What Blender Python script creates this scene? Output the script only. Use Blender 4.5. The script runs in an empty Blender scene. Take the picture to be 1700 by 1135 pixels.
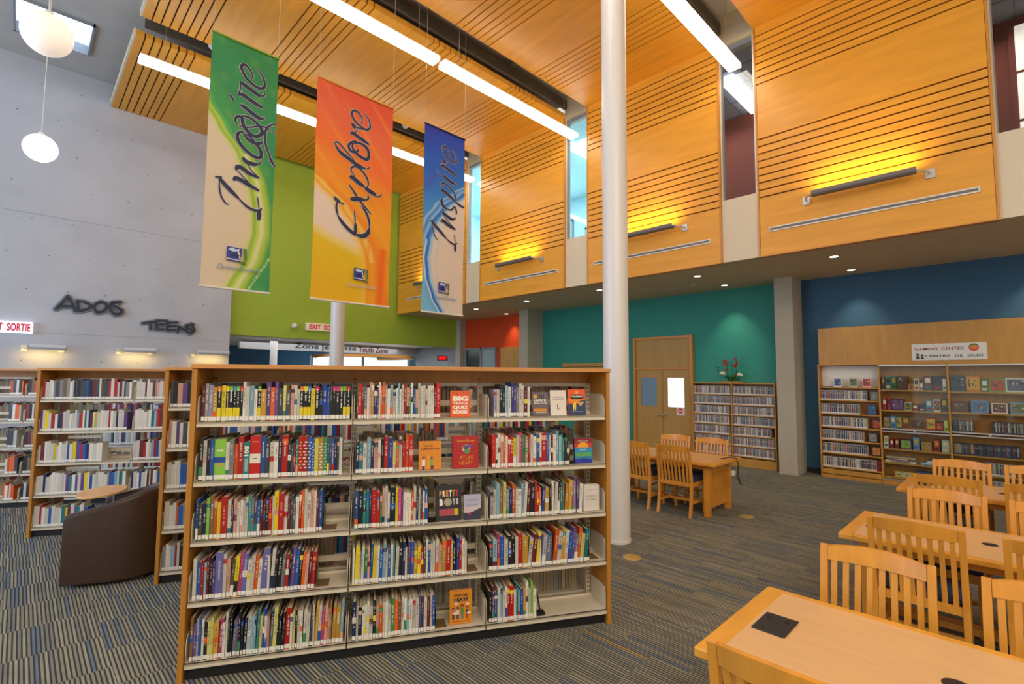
import bpy, bmesh, math, random
from mathutils import Matrix, Vector
C = bpy.context.scene
COL = C.collection
PI = math.pi
H = 1.79

def lin(c):
    if isinstance(c, str):
        c = tuple(int(c[i:i+2], 16)/255 for i in (0, 2, 4))
    return tuple(((x/12.92) if x <= .04045 else ((x+.055)/1.055)**2.4) for x in c[:3])

# ------------------------------------------------------------ camera
cam_d = bpy.data.cameras.new('camera'); cam = bpy.data.objects.new('camera', cam_d); COL.objects.link(cam)
cam_d.sensor_width = 36; cam_d.lens = 828.2/1700*36; cam_d.clip_start = .05; cam_d.clip_end = 200
pitch, yaw, roll = 0.0704, 0.77693, 0.00668
fw = Vector((math.sin(yaw)*math.cos(pitch), math.cos(yaw)*math.cos(pitch), math.sin(pitch)))
rt = Vector((math.cos(yaw), -math.sin(yaw), 0)); up = rt.cross(fw)
r2 = rt*math.cos(roll)+up*math.sin(roll); u2 = -rt*math.sin(roll)+up*math.cos(roll)
cam.matrix_world = Matrix(((r2.x, u2.x, -fw.x, 0), (r2.y, u2.y, -fw.y, 0), (r2.z, u2.z, -fw.z, H), (0, 0, 0, 1)))
C.camera = cam
# ------------------------------------------------------------ world, exposure
C.view_settings.view_transform = 'Standard'; C.view_settings.look = 'None'
C.view_settings.exposure = 0.0; C.view_settings.gamma = 1.0
W = bpy.data.worlds.new('world'); C.world = W; W.use_nodes = True
W.node_tree.nodes['Background'].inputs[0].default_value = (1.0, .92, .80, 1)
W.node_tree.nodes['Background'].inputs[1].default_value = .80
# ------------------------------------------------------------ large lights: daylight of the window wall on the left, plus an added overhead fill
def area(name, loc, rot, sx, sy, power, color):
    d = bpy.data.lights.new(name, 'AREA'); d.shape = 'RECTANGLE'; d.size = sx; d.size_y = sy; d.energy = power; d.color = color
    o = bpy.data.objects.new(name, d); COL.objects.link(o); o.location = loc; o.rotation_euler = rot
    return o
area('daylight_window', (-6.5, 8.5, 3.6), (0, -PI/2, 0), 5, 7, 540, (.45, .68, 1.0))
area('hall_fill', (-1.0, -3.5, 6.5), (math.radians(40), 0, math.radians(-25)), 6, 4, 420, (1.0, .86, .64))  # unseen warm area light added behind the camera to lift the hall

# ------------------------------------------------------------ materials
def mat(name, col=(.8,.8,.8), rough=.6, metal=0, emit=0, ecol=None, spec=.5):
    m = bpy.data.materials.new(name); m.use_nodes = True; b = m.node_tree.nodes['Principled BSDF']
    c = lin(col); b.inputs['Base Color'].default_value = (*c, 1); b.inputs['Roughness'].default_value = rough
    b.inputs['Metallic'].default_value = metal; b.inputs['Specular IOR Level'].default_value = spec
    if emit:
        b.inputs['Emission Color'].default_value = (*lin(ecol or col), 1); b.inputs['Emission Strength'].default_value = emit
    return m
def noisy(m, scale=(8, 8, 8), amt=.12, bump=0, det=4, coord='Object'):
    """multiply the base colour by a gentle procedural variation (surface colour of the stuff itself)"""
    nt = m.node_tree; b = nt.nodes['Principled BSDF']
    tc = nt.nodes.new('ShaderNodeTexCoord'); mp = nt.nodes.new('ShaderNodeMapping'); mp.inputs['Scale'].default_value = scale
    n = nt.nodes.new('ShaderNodeTexNoise'); n.inputs['Scale'].default_value = 1; n.inputs['Detail'].default_value = det
    r = nt.nodes.new('ShaderNodeMapRange'); r.inputs[1].default_value = .3; r.inputs[2].default_value = .7
    r.inputs[3].default_value = 1-amt; r.inputs[4].default_value = 1+amt
    mx = nt.nodes.new('ShaderNodeVectorMath'); mx.operation = 'SCALE'; mx.inputs[0].default_value = b.inputs['Base Color'].default_value[:3]
    L = nt.links.new; L(tc.outputs[coord], mp.inputs[0]); L(mp.outputs[0], n.inputs['Vector']); L(n.outputs[0], r.inputs[0])
    L(r.outputs[0], mx.inputs['Scale']); L(mx.outputs[0], b.inputs['Base Color'])
    if bump:
        bp = nt.nodes.new('ShaderNodeBump'); bp.inputs['Strength'].default_value = bump; bp.inputs['Distance'].default_value = .01
        L(n.outputs[0], bp.inputs['Height']); L(bp.outputs[0], b.inputs['Normal'])
    return m
M = {}
M['maple_y'] = noisy(mat('maple_along_y', 'E6A034', .38), (9, .9, 9), .10)
M['maple_x'] = noisy(mat('maple_along_x', 'E0A038', .42), (.9, 9, 9), .10)
M['groove'] = mat('groove_dark', '3A1B08', .9)
M['trim_wood'] = noisy(mat('trim_wood', 'D08A35', .4), (2, 2, 14), .08)
M['oak'] = noisy(mat('chair_wood', 'DE9636', .33), (14, 14, 2.5), .12)
M['oak_edge'] = noisy(mat('table_edge_wood', 'E6A23C', .3), (3, 14, 14), .1)
M['laminate'] = noisy(mat('table_laminate', 'E3B480', .3), (30, 3, 3), .05)
M['case_wood'] = noisy(mat('bookcase_wood', 'B97C2C', .42), (16, 16, 1.5), .12)
M['case_top'] = noisy(mat('bookcase_top_wood', 'C98A4A', .42), (1.5, 16, 16), .1)
M['gaming_wood'] = noisy(mat('gaming_wood', 'C08A38', .45), (12, 12, 2), .1)
M['ply'] = noisy(mat('door_veneer', 'B98E4A', .5), (12, 12, 1.5), .08)
M['steel'] = noisy(mat('shelf_steel', 'D9CDB8', .4), (4, 4, 4), .03)
M['steel_hole'] = mat('slot_dark', '2A241C', .8)
M['black'] = mat('kick_black', '17161A', .5)
M['conc'] = noisy(mat('concrete', 'BABBC2', .75), (1.2, 1.2, 1.2), .07, .05)
M['pillar'] = noisy(mat('pillar_concrete', 'B8AE9E', .8), (2, 2, 2), .06)
M['green'] = noisy(mat('paint_green', 'A3BE3C', .6), (3, 3, 3), .02)
M['teal'] = noisy(mat('paint_teal', '2A8E7E', .6), (3, 3, 3), .02)
M['blue'] = noisy(mat('paint_blue', '2A5878', .6), (3, 3, 3), .02)
M['orange'] = noisy(mat('paint_orange', 'D9480F', .6), (3, 3, 3), .02)
M['cream'] = noisy(mat('paint_cream', 'DCCDB2', .6), (3, 3, 3), .02)
M['white'] = noisy(mat('paint_white', 'E4E1DC', .5), (3, 3, 3), .02)
M['soffit'] = noisy(mat('soffit_paint', 'CDBB98', .7), (3, 3, 3), .03)
M['deck'] = noisy(mat('deck_paint', 'BCB8B2', .8), (3, 3, 3), .04)
M['dark'] = noisy(mat('duct_dark', '5C5448', .8), (3, 3, 3), .1)
M['maroon'] = noisy(mat('paint_maroon', '7A3222', .7), (3, 3, 3), .03)
M['paleblue'] = mat('paint_pale_blue', 'A9D2E2', .7)
M['grey'] = mat('grey_frame', '8C9096', .5)
M['lampgrey'] = mat('lamp_grey', '77706A', .45, .3)
M['metal'] = mat('brushed_metal', 'C9C9C6', .35, .8)
M['brass'] = noisy(mat('brass', 'CDA95E', .4, .3), (30, 30, 30), .1)
M['blackplastic'] = mat('black_plastic', '24242A', .35)
M['seat'] = noisy(mat('seat_fabric', '2C3C60', .75), (60, 60, 60), .15, .1)
M['leather'] = noisy(mat('brown_vinyl', '3E2A20', .42), (20, 20, 20), .1, .05)
M['tube'] = mat('tube_glow', 'FFFFFF', .5, 0, 11, 'FFF6E6')
M['down'] = mat('downlight_glow', 'FFFFFF', .5, 0, 6, 'FFF0D0')
M['globe'] = mat('globe_glass', 'F4EEE6', .35, 0, .55, 'FFEEDD')
M['globe_on'] = mat('globe_glass_lit', 'FFFFFF', .35, 0, 1.3, 'FFF4E4')
M['sky'] = mat('skylight_glow', 'FFFFFF', .5, 0, 3.0, 'CFE4FF')
M['winday'] = mat('window_daylight', 'FFFFFF', .5, 0, 1.6, 'D8F4FF')
M['winupper'] = mat('window_upper_daylight', 'FFFFFF', .5, 0, 4.0, 'BFEAFF')
M['wincyan'] = mat('window_cyan', 'FFFFFF', .5, 0, 1.1, '9FDCF5')
M['wall_lamp'] = mat('wall_lamp_white', 'C9CCD6', .4)
M['signface'] = mat('exit_face', 'FFFFFF', .5, 0, .85, 'DDE4FF')
M['signred'] = mat('exit_red', 'C4203A', .5, 0, .25, 'D0203A')
M['ledred'] = mat('exit_led', 'FF2020', .5, 0, 2.0, 'FF1818')
M['signcream'] = mat('exit_cream', 'EBDCC0', .5, 0, .15, 'F4E2C8')
M['navyink'] = mat('ink_navy', '232A52', .6)
M['halo'] = mat('ink_halo', 'C8C4C0', .6)
M['paper'] = noisy(mat('paper_edge', 'D8C9AE', .8), (200, 4, 4), .1)
M['sticker'] = mat('spine_sticker', 'EDE9E2', .6)
M['inkred'] = mat('ink_red', '9A3A34', .6); M['inkdark'] = mat('ink_dark', '20303A', .6)
M['inkwhite'] = mat('ink_white', 'F6EDE0', .6); M['inkblack'] = mat('ink_black', '1B1713', .6)
M['inkgold'] = mat('ink_gold', 'D98C2A', .6); M['inkblue'] = mat('ink_blue', '7E95B8', .6); M['inkmaroon'] = mat('ink_maroon', '6A1F1F', .6)
M['graf'] = mat('sign_slate', '7C8492', .6); M['grafd'] = mat('sign_dark', '2A303C', .6)
M['leaf'] = mat('leaf_green', '2F6A2A', .6); M['leafl'] = mat('leaf_lime', '7FA32A', .6)
M['petal'] = mat('petal_red', 'B3161C', .55); M['birdwhite'] = mat('bird_white', 'E8D9B8', .6); M['birddark'] = mat('bird_dark', '1F3A3A', .6)
M['wire'] = mat('wire', 'B9A88C', .5)
M['post'] = noisy(mat('column_white', 'E2DCD8', .35), (2, 2, .5), .015)
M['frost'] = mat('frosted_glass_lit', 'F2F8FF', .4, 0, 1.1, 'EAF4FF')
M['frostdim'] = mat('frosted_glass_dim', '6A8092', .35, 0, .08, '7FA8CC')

def colmat(name, rough=.5, attr='Col'):
    m = bpy.data.materials.new(name); m.use_nodes = True; nt = m.node_tree; b = nt.nodes['Principled BSDF']
    a = nt.nodes.new('ShaderNodeAttribute'); a.attribute_name = attr
    n = nt.nodes.new('ShaderNodeTexNoise'); n.inputs['Scale'].default_value = 60
    r = nt.nodes.new('ShaderNodeMapRange'); r.inputs[3].default_value = .93; r.inputs[4].default_value = 1.05
    v = nt.nodes.new('ShaderNodeVectorMath'); v.operation = 'SCALE'; L = nt.links.new
    L(a.outputs['Color'], v.inputs[0]); L(n.outputs[0], r.inputs[0]); L(r.outputs[0], v.inputs['Scale']); L(v.outputs[0], b.inputs['Base Color'])
    b.inputs['Roughness'].default_value = rough
    return m
M['print'] = colmat('printed_cover', .45); M['cloth'] = colmat('printed_cloth', .6)

def carpet():
    m = bpy.data.materials.new('striped_carpet'); m.use_nodes = True; nt = m.node_tree; b = nt.nodes['Principled BSDF']; L = nt.links.new
    N = nt.nodes.new
    def math_(op, a, bb=None):
        n = N('ShaderNodeMath'); n.operation = op
        for i, v in enumerate((a, bb)):
            if v is None: continue
            if isinstance(v, (int, float)): n.inputs[i].default_value = v
            else: L(v, n.inputs[i])
        return n.outputs[0]
    g = N('ShaderNodeNewGeometry'); s = N('ShaderNodeSeparateXYZ'); L(g.outputs['Position'], s.inputs[0])
    X, Y = s.outputs[0], s.outputs[1]
    col_i = math_('FLOOR', math_('DIVIDE', X, .5))
    row_i = math_('FLOOR', math_('ADD', math_('DIVIDE', Y, .5), math_('MULTIPLY', col_i, .5)))
    wob = N('ShaderNodeTexNoise'); wob.inputs['Scale'].default_value = 9; wob.inputs['Detail'].default_value = 3
    xs = math_('ADD', math_('MULTIPLY', X, 44), math_('MULTIPLY', wob.outputs[0], .5))
    xs2 = math_('ADD', xs, math_('MULTIPLY', row_i, .37))
    si = math_('FLOOR', xs2)
    comb = N('ShaderNodeCombineXYZ'); L(si, comb.inputs[0]); L(row_i, comb.inputs[1]); L(col_i, comb.inputs[2])
    wn = N('ShaderNodeTexWhiteNoise'); wn.noise_dimensions = '3D'; L(comb.outputs[0], wn.inputs['Vector'])
    comb2 = N('ShaderNodeCombineXYZ'); L(row_i, comb2.inputs[0]); L(col_i, comb2.inputs[1])
    wt = N('ShaderNodeTexWhiteNoise'); wt.noise_dimensions = '2D'; L(comb2.outputs[0], wt.inputs['Vector'])
    idx = math_('ADD', math_('MULTIPLY', wn.outputs[0], .72), math_('MULTIPLY', wt.outputs[0], .268))
    ramp = N('ShaderNodeValToRGB'); ramp.color_ramp.interpolation = 'CONSTANT'; e = ramp.color_ramp.elements
    cols = [(0, '928D7C'), (.16, 'A09A87'), (.34, '82817A'), (.48, '98927E'), (.62, '88867C'), (.72, '6E7A8A'), (.85, '8C8879'), (.975, 'C0974A')]
    e[0].position = 0; e[0].color = (*lin(cols[0][1]), 1); e[1].position = cols[1][0]; e[1].color = (*lin(cols[1][1]), 1)
    for p, c in cols[2:]:
        q = e.new(p); q.color = (*lin(c), 1)
    L(idx, ramp.inputs[0])
    fr = math_('FRACT', xs2); gap = math_('LESS_THAN', fr, .40)
    fine = N('ShaderNodeTexNoise'); fine.inputs['Scale'].default_value = 180
    mp = N('ShaderNodeMix'); mp.data_type = 'RGBA'; L(gap, mp.inputs[0]); L(ramp.outputs[0], mp.inputs[6]); mp.inputs[7].default_value = (*lin('424240'), 1)
    sc = N('ShaderNodeVectorMath'); sc.operation = 'SCALE'; L(mp.outputs[2], sc.inputs[0])
    mr = N('ShaderNodeMapRange'); L(fine.outputs[0], mr.inputs[0]); mr.inputs[3].default_value = .75; mr.inputs[4].default_value = 1.25
    L(mr.outputs[0], sc.inputs['Scale']); L(sc.outputs[0], b.inputs['Base Color']); b.inputs['Roughness'].default_value = .95
    b.inputs['Specular IOR Level'].default_value = .1
    return m
M['carpet'] = carpet()
def glassmat():
    m = bpy.data.materials.new('clear_glass'); m.use_nodes = True; nt = m.node_tree
    for n in list(nt.nodes): nt.nodes.remove(n)
    o = nt.nodes.new('ShaderNodeOutputMaterial'); mx = nt.nodes.new('ShaderNodeMixShader'); t = nt.nodes.new('ShaderNodeBsdfTransparent')
    g = nt.nodes.new('ShaderNodeBsdfGlossy'); g.inputs['Roughness'].default_value = .04
    t.inputs[0].default_value = (.93, .96, .95, 1)
    L = nt.links.new; mx.inputs[0].default_value = .035; L(t.outputs[0], mx.inputs[1]); L(g.outputs[0], mx.inputs[2]); L(mx.outputs[0], o.inputs[0])
    return m
M['glass'] = glassmat()

# ------------------------------------------------------------ mesh builder
class MB:
    def __init__(s): s.v = []; s.f = []; s.c = []; s.T = None; s.smooth = []
    def add(s, vs, fs, col=None, smooth=False):
        n = len(s.v)
        if s.T is not None: vs = [tuple(s.T @ Vector(v)) for v in vs]
        s.v += [tuple(v) for v in vs]
        for f in fs:
            s.f.append([n+i for i in f]); s.c.append(col or (.8, .8, .8)); s.smooth.append(smooth)
        return s
    def box(s, x0, x1, y0, y1, z0, z1, col=None, front=None):
        vs = [(x0,y0,z0),(x1,y0,z0),(x1,y1,z0),(x0,y1,z0),(x0,y0,z1),(x1,y0,z1),(x1,y1,z1),(x0,y1,z1)]
        return s.add(vs, [(0,3,2,1),(4,5,6,7),(0,1,5,4),(1,2,6,5),(2,3,7,6),(3,0,4,7)], col)
    def quad(s, p, col=None): return s.add(p, [tuple(range(len(p)))], col)
    def prism(s, poly, a, z0, z1, col=None):
        """poly of 2D points extruded along axis a"""
        def P(u, v, w): return {'z': (u, v, w), 'y': (u, w, v), 'x': (w, u, v)}[a]
        n = len(poly); vs = [P(*p, z0) for p in poly]+[P(*p, z1) for p in poly]
        return s.add(vs, [tuple(range(n))[::-1], tuple(range(n, 2*n))]+[(i, (i+1) % n, n+(i+1) % n, n+i) for i in range(n)], col)
    def tube(s, pts, r, n=8, col=None, flat=None, cap=True):
        pts = [Vector(p) for p in pts]; rs = r if isinstance(r, (list, tuple)) else [r]*len(pts)
        vs = []; prev = None
        for i, p in enumerate(pts):
            d = (pts[min(i+1, len(pts)-1)]-pts[max(i-1, 0)]).normalized()
            a = prev if prev is not None else (Vector((0, 0, 1)) if abs(d.z) < .9 else Vector((1, 0, 0)))
            u = d.cross(a).normalized(); w = u.cross(d).normalized(); prev = w
            for k in range(n):
                t = 2*PI*k/n; vs.append(tuple(p+(u*math.cos(t)+w*math.sin(t))*rs[i]))
        fs = [(i*n+k, i*n+(k+1) % n, (i+1)*n+(k+1) % n, (i+1)*n+k) for i in range(len(pts)-1) for k in range(n)]
        if cap: fs += [tuple(range(n))[::-1], tuple((len(pts)-1)*n+k for k in range(n))]
        return s.add(vs, fs, col, True)
    def lathe(s, prof, n=24, col=None, c=(0, 0, 0)):
        vs = [(c[0]+r*math.cos(2*PI*k/n), c[1]+r*math.sin(2*PI*k/n), c[2]+z) for r, z in prof for k in range(n)]
        fs = [(i*n+k, i*n+(k+1) % n, (i+1)*n+(k+1) % n, (i+1)*n+k) for i in range(len(prof)-1) for k in range(n)]
        return s.add(vs, fs, col, True)
    def bar(s, p, q, w, d, col=None, side=None):
        """rectangular bar from p to q, w across 'side' axis, d across the other"""
        p = Vector(p); q = Vector(q); a = (q-p).normalized(); sd = Vector(side or (0, 1, 0)); b = a.cross(sd).normalized(); sd = b.cross(a).normalized()
        vs = [tuple(e+sd*i*w/2+b*j*d/2) for e in (p, q) for i, j in ((-1,-1),(1,-1),(1,1),(-1,1))]
        return s.add(vs, [(0,1,2,3),(7,6,5,4),(0,4,5,1),(1,5,6,2),(2,6,7,3),(3,7,4,0)], col)
    def strip(s, pts, w, d, side=(0, 1, 0), col=None):
        """continuous rectangular section swept through pts; w across side, d across the other way"""
        P = [Vector(p) for p in pts]; n = len(P); ds = d if isinstance(d, (list, tuple)) else [d]*n; vs = []
        for i, p in enumerate(P):
            a = (P[min(i+1, n-1)]-P[max(i-1, 0)]).normalized(); sd = Vector(side); b = a.cross(sd).normalized()
            for j, k in ((-1, -1), (1, -1), (1, 1), (-1, 1)): vs.append(tuple(p+sd*j*w/2+b*k*ds[i]/2))
        fs = [(i*4+k, i*4+(k+1) % 4, i*4+4+(k+1) % 4, i*4+4+k) for i in range(n-1) for k in range(4)]+[(3, 2, 1, 0), (n*4-4, n*4-3, n*4-2, n*4-1)]
        return s.add(vs, fs, col)
    def build(s, name, m, parent=None, loc=None, rot=None, bevel=0, fixn=True):
        me = bpy.data.meshes.new(name); me.from_pydata(s.v, [], s.f); me.materials.append(M[m] if isinstance(m, str) else m)
        if any(c != (.8, .8, .8) for c in s.c):
            at = me.color_attributes.new('Col', 'FLOAT_COLOR', 'CORNER'); k = 0; data = []
            for p, c in zip(s.f, s.c):
                data += [c[0], c[1], c[2], 1.0]*len(p)
            at.data.foreach_set('color', data)
        me.polygons.foreach_set('use_smooth', s.smooth)
        if fixn:
            bm = bmesh.new(); bm.from_mesh(me); bmesh.ops.recalc_face_normals(bm, faces=bm.faces); bm.to_mesh(me); bm.free()
        me.update()
        if any(s.smooth):
            try: me.set_sharp_from_angle(angle=math.radians(40))
            except Exception: pass
        o = bpy.data.objects.new(name, me); COL.objects.link(o)
        if parent: o.parent = parent
        if loc: o.location = loc
        if rot: o.rotation_euler = rot
        if bevel:
            b = o.modifiers.new('bevel', 'BEVEL'); b.width = bevel; b.segments = 2; b.limit_method = 'ANGLE'
        return o
def BX(name, m, *b, parent=None, bevel=0, loc=None, rot=None): return MB().box(*b).build(name, m, parent, loc, rot, bevel)
def tag(o, label, cat, group=None):
    o['label'] = label; o['category'] = cat
    if group: o['group'] = group
    return o
def thing(name, label, cat, loc=(0, 0, 0), rotz=0, group=None):
    o = bpy.data.objects.new(name, None); COL.objects.link(o); o.location = loc; o.rotation_euler = (0, 0, rotz); o.empty_display_size = .1
    return tag(o, label, cat, group)
def struct(o, label=None):
    o['kind'] = 'structure'
    if label: o['label'] = label
    return o
def dup(root, loc, rotz, label, group=None):
    r = root.copy(); COL.objects.link(r); r.location = loc; r.rotation_euler = (0, 0, rotz); r['label'] = label
    if group: r['group'] = group
    for ch in list(root.children):
        c = ch.copy(); COL.objects.link(c); c.parent = r
        for g in ch.children:
            d = g.copy(); COL.objects.link(d); d.parent = c
    return r
_txt = {}
def text_data(s, bold=0, shear=0):
    k = (s, bold, shear)
    if k not in _txt:
        cu = bpy.data.curves.new('t', 'FONT'); cu.body = s; cu.size = 1; cu.offset = bold; cu.shear = shear; cu.extrude = .01; cu.resolution_u = 3
        o = bpy.data.objects.new('t', cu); COL.objects.link(o)
        dg = bpy.context.evaluated_depsgraph_get(); me = bpy.data.meshes.new_from_object(o.evaluated_get(dg))
        vs = [tuple(v.co) for v in me.vertices]; fs = [tuple(p.vertices) for p in me.polygons]
        bpy.data.objects.remove(o); bpy.data.curves.remove(cu); bpy.data.meshes.remove(me)
        x0 = min(v[0] for v in vs); x1 = max(v[0] for v in vs); y0 = min(v[1] for v in vs); y1 = max(v[1] for v in vs)
        _txt[k] = ([((a-x0)/(x1-x0), (b-y0)/(y1-y0), c) for a, b, c in vs], fs)
    return _txt[k]
def text_on(mb, s, fn, bold=.02, shear=0, depth=.0015, col=None):
    """fn(u,v,d) maps the unit text box to 3D; d is the distance off the surface"""
    vs, fs = text_data(s, bold, shear)
    mb.add([fn(a, b, depth*(c/.02+.5)) for a, b, c in vs], fs, col)

# local frame of the slanted bookcase rows
ANG = math.radians(-28.8)
TX = Vector((math.cos(ANG), math.sin(ANG), 0)); NY = Vector((-math.sin(ANG), math.cos(ANG), 0))
def tn(t, n, z=0): return TX*t+NY*n+Vector((0, 0, z))
ORD = ['zeroth','first','second','third','fourth','fifth','sixth','seventh','eighth','ninth','tenth','eleventh','twelfth','thirteenth','fourteenth','fifteenth','sixteenth','seventeenth','eighteenth','nineteenth','twentieth']
TENS = {20:'twenty',30:'thirty',40:'forty',50:'fifty'}
def ordw(i):
    if i <= 20: return ORD[i]
    if i % 10 == 0: return {20:'twentieth',30:'thirtieth',40:'fortieth',50:'fiftieth'}[i]
    return TENS[i//10*10]+'-'+ORD[i % 10]
STROKES={'imagine':[(0.016,[(589,128),(604,112),(564,96),(507,82),(455,83),(428,95),(444,108),(502,132),(595,148),(686,156),(758,152),(793,137),(776,112),(724,91),(662,80)]),(0.023,[(427,157),(488,166),(602,177),(694,186),(753,186)]),(0.009,[(753,186),(789,179),(799,168)]),(0.023,[(397,216),(461,209),(568,219),(678,229),(777,236)]),(0.007,[(397,216),(429,187),(427,157)]),(0.023,[(428,255),(508,259),(617,273),(718,283),(783,283)]),(0.007,[(783,283),(802,271)]),(0.013,[(258,228),(304,234),(341,249)]),(0.019,[(398,338),(372,323),(407,305),(468,307),(482,325),(511,342),(586,360),(677,366),(754,353),(777,335),(726,316),(624,299),(526,295),(458,300)]),(0.009,[(398,338),(476,343),(580,336),(701,321),(808,314),(892,319),(1003,330)]),(0.013,[(984,286),(915,296),(854,314),(822,340),(826,370),(859,402),(912,433),(973,455)]),(0.013,[(901,436),(950,455),(1014,470)]),(0.019,[(520,376),(473,364),(429,373),(410,387),(442,411),(534,433),(644,449),(733,452),(778,441),(757,415),(674,393),(588,372),(527,370)]),(0.019,[(518,371),(557,385),(647,395),(737,392),(788,380)]),(0.023,[(502,467),(549,481),(647,484),(731,479)]),(0.009,[(731,479),(776,469),(775,458)]),(0.023,[(414,527),(432,513),(495,512),(604,526),(763,534)]),(0.023,[(389,572),(413,560),(503,563),(624,575),(772,587)]),(0.006,[(772,587),(622,567),(507,543),(416,524)]),(0.006,[(763,534),(646,512),(566,487),(502,469)]),(0.032,[(171,569),(176,576)]),(0.022,[(172,573),(238,590),(347,614),(478,640)]),(0.014,[(478,640),(591,662),(705,671),(797,667),(819,655)]),(0.007,[(750,614),(767,636),(780,661)]),(0.023,[(782,666),(787,686),(785,708)]),(0.009,[(187,584),(192,615),(226,647),(282,667),(336,673)])],'explore':[(0.014,[(556,140),(569,117),(551,101),(511,88),(469,85),(435,97),(433,113),(463,132),(521,147),(579,157),(636,156),(678,139),(668,114),(633,93),(592,81)]),(0.026,[(431,154),(464,164),(488,166)]),(0.009,[(488,166),(522,163),(580,165)]),(0.024,[(416,204),(459,199),(527,209),(603,218),(670,227)]),(0.007,[(459,199),(496,182),(509,167)]),(0.016,[(513,267),(523,276),(480,289),(432,288),(402,276),(408,257),(461,238),(502,233)]),(0.02,[(451,244),(448,270),(502,292),(573,303),(635,305),(665,287),(652,256),(599,240),(524,237),(462,248)]),(0.024,[(234,286),(300,312),(395,327),(484,342),(564,350),(622,352)]),(0.009,[(622,352),(664,346),(670,335)]),(0.01,[(234,286),(225,277),(250,268),(285,270),(329,285),(400,307),(460,324),(486,342)]),(0.029,[(419,416),(460,414),(531,429),(618,442)]),(0.019,[(618,442),(699,454),(775,462)]),(0.013,[(482,404),(436,381),(450,364),(509,356),(581,368),(645,396),(666,424),(642,445)]),(0.019,[(619,449),(692,460),(775,470)]),(0.009,[(775,470),(828,468),(854,452)]),(0.013,[(416,452),(460,472),(510,489)]),(0.013,[(447,468),(521,501),(611,534),(718,566)]),(0.029,[(435,518),(480,515),(550,508),(629,505)]),(0.013,[(629,505),(670,494),(661,476)]),(0.022,[(234,528),(262,539),(310,547)]),(0.01,[(310,547),(362,552)]),(0.013,[(276,544),(264,578),(291,614)]),(0.022,[(291,614),(362,644),(456,670),(527,681)]),(0.029,[(527,681),(613,680),(672,664),(699,635)]),(0.016,[(699,635),(689,599),(644,562),(583,539)]),(0.009,[(489,569),(500,596),(509,626)]),(0.02,[(509,626),(513,657),(508,688)])],'inspire':[(0.014,[(594,131),(622,113),(573,93),(497,82),(440,91),(447,108),(504,131),(615,148),(732,154),(790,137),(764,111),(688,85)]),(0.022,[(425,159),(478,170),(523,171)]),(0.007,[(523,171),(583,165)]),(0.022,[(370,198),(437,195),(573,204),(689,216),(784,230)]),(0.023,[(427,246),(535,259),(656,272),(760,276)]),(0.007,[(760,276),(788,265)]),(0.01,[(287,231),(349,244)]),(0.024,[(402,337),(466,335),(598,351),(757,375)]),(0.017,[(757,375),(880,388),(987,394)]),(0.013,[(466,335),(402,310),(443,291),(545,295),(661,312),(745,336),(759,359),(734,372)]),(0.022,[(423,379),(412,398),(461,420),(541,430)]),(0.014,[(541,430),(653,428),(738,405),(787,430),(775,447)]),(0.023,[(422,453),(519,465),(633,477),(740,475)]),(0.009,[(740,475),(768,461)]),(0.026,[(397,508),(458,500),(575,516),(770,531)]),(0.006,[(770,531),(584,497),(453,466)]),(0.032,[(180,514),(189,521)]),(0.022,[(185,517),(263,538),(399,564),(541,593)]),(0.013,[(541,593),(658,610),(764,615),(816,602)]),(0.007,[(740,559),(757,584),(770,609)]),(0.022,[(771,614),(774,634),(776,653)]),(0.009,[(202,529),(206,558),(248,587),(331,615)])]}
# ============================================================ THE SETTING
XW = 10.95; XP = 8.32; ZS = 3.74; ZC = 7.55; YG = 13.68
struct(BX('floor', 'carpet', -7, 12.2, -6, 22, -.1, 0))
# concrete wall with form-tie holes
mb = MB().box(-7, 3.60, 13.5, 13.75, 0, 8.3); wl = struct(mb.build('wall_left', 'conc'))
h = MB()
for z in (1.3, 2.05, 3.45, 4.15, 4.85, 5.55, 6.25, 6.95, 7.6):
    for k in range(9):
        x = -1.2+.6*k+(.28 if int(z*10) % 2 else 0)
        if x < 3.5: h.prism([(x+.012*math.cos(a*PI/4), z+.012*math.sin(a*PI/4)) for a in range(8)], 'y', 13.494, 13.51)
h.build('form_tie_holes', mat('tie_hole', '6E7078', .9), wl)
MB().box(-7, 3.6, 13.497, 13.51, 4.94, 4.95).box(-7, 3.6, 13.497, 13.51, 2.6, 2.606).build('pour_joint', mat('joint', '9498A0', .9), wl)
struct(BX('wall_back', 'green', 3.60, 12.2, YG, YG+.2, 2.8, 8.3))
struct(BX('wall_back_end', 'pillar', 10.72, 10.95, 13.45, 13.7, 0, ZS))
# right wall in three colours
struct(BX('wall_right_blue', 'blue', XW, XW+.15, -6, 3.1, 0, ZS))
struct(BX('wall_right_teal', 'teal', XW, XW+.15, 3.1, 10.0, 0, ZS))
struct(BX('wall_right_orange', 'orange', XW, XW+.15, 10.0, 13.68, 0, ZS))
struct(BX('baseboard_right', 'black', XW-.015, XW, -6, 2.97, 0, .1))
struct(BX('baseboard_teal', 'black', XW-.015, XW, 6.75, 9.8, 0, .1))
struct(BX('wall_pillar_near', 'pillar', 10.38, XW, 2.97, 3.29, 0, ZS))
struct(BX('wall_pillar_far', 'pillar', 10.30, XW, 9.84, 10.18, 0, ZS))
# soffit slab of the upper storey
struct(BX('ceiling_soffit', 'soffit', XP+.06, 12.6, -6, YG, ZS, ZS+.22))
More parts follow.
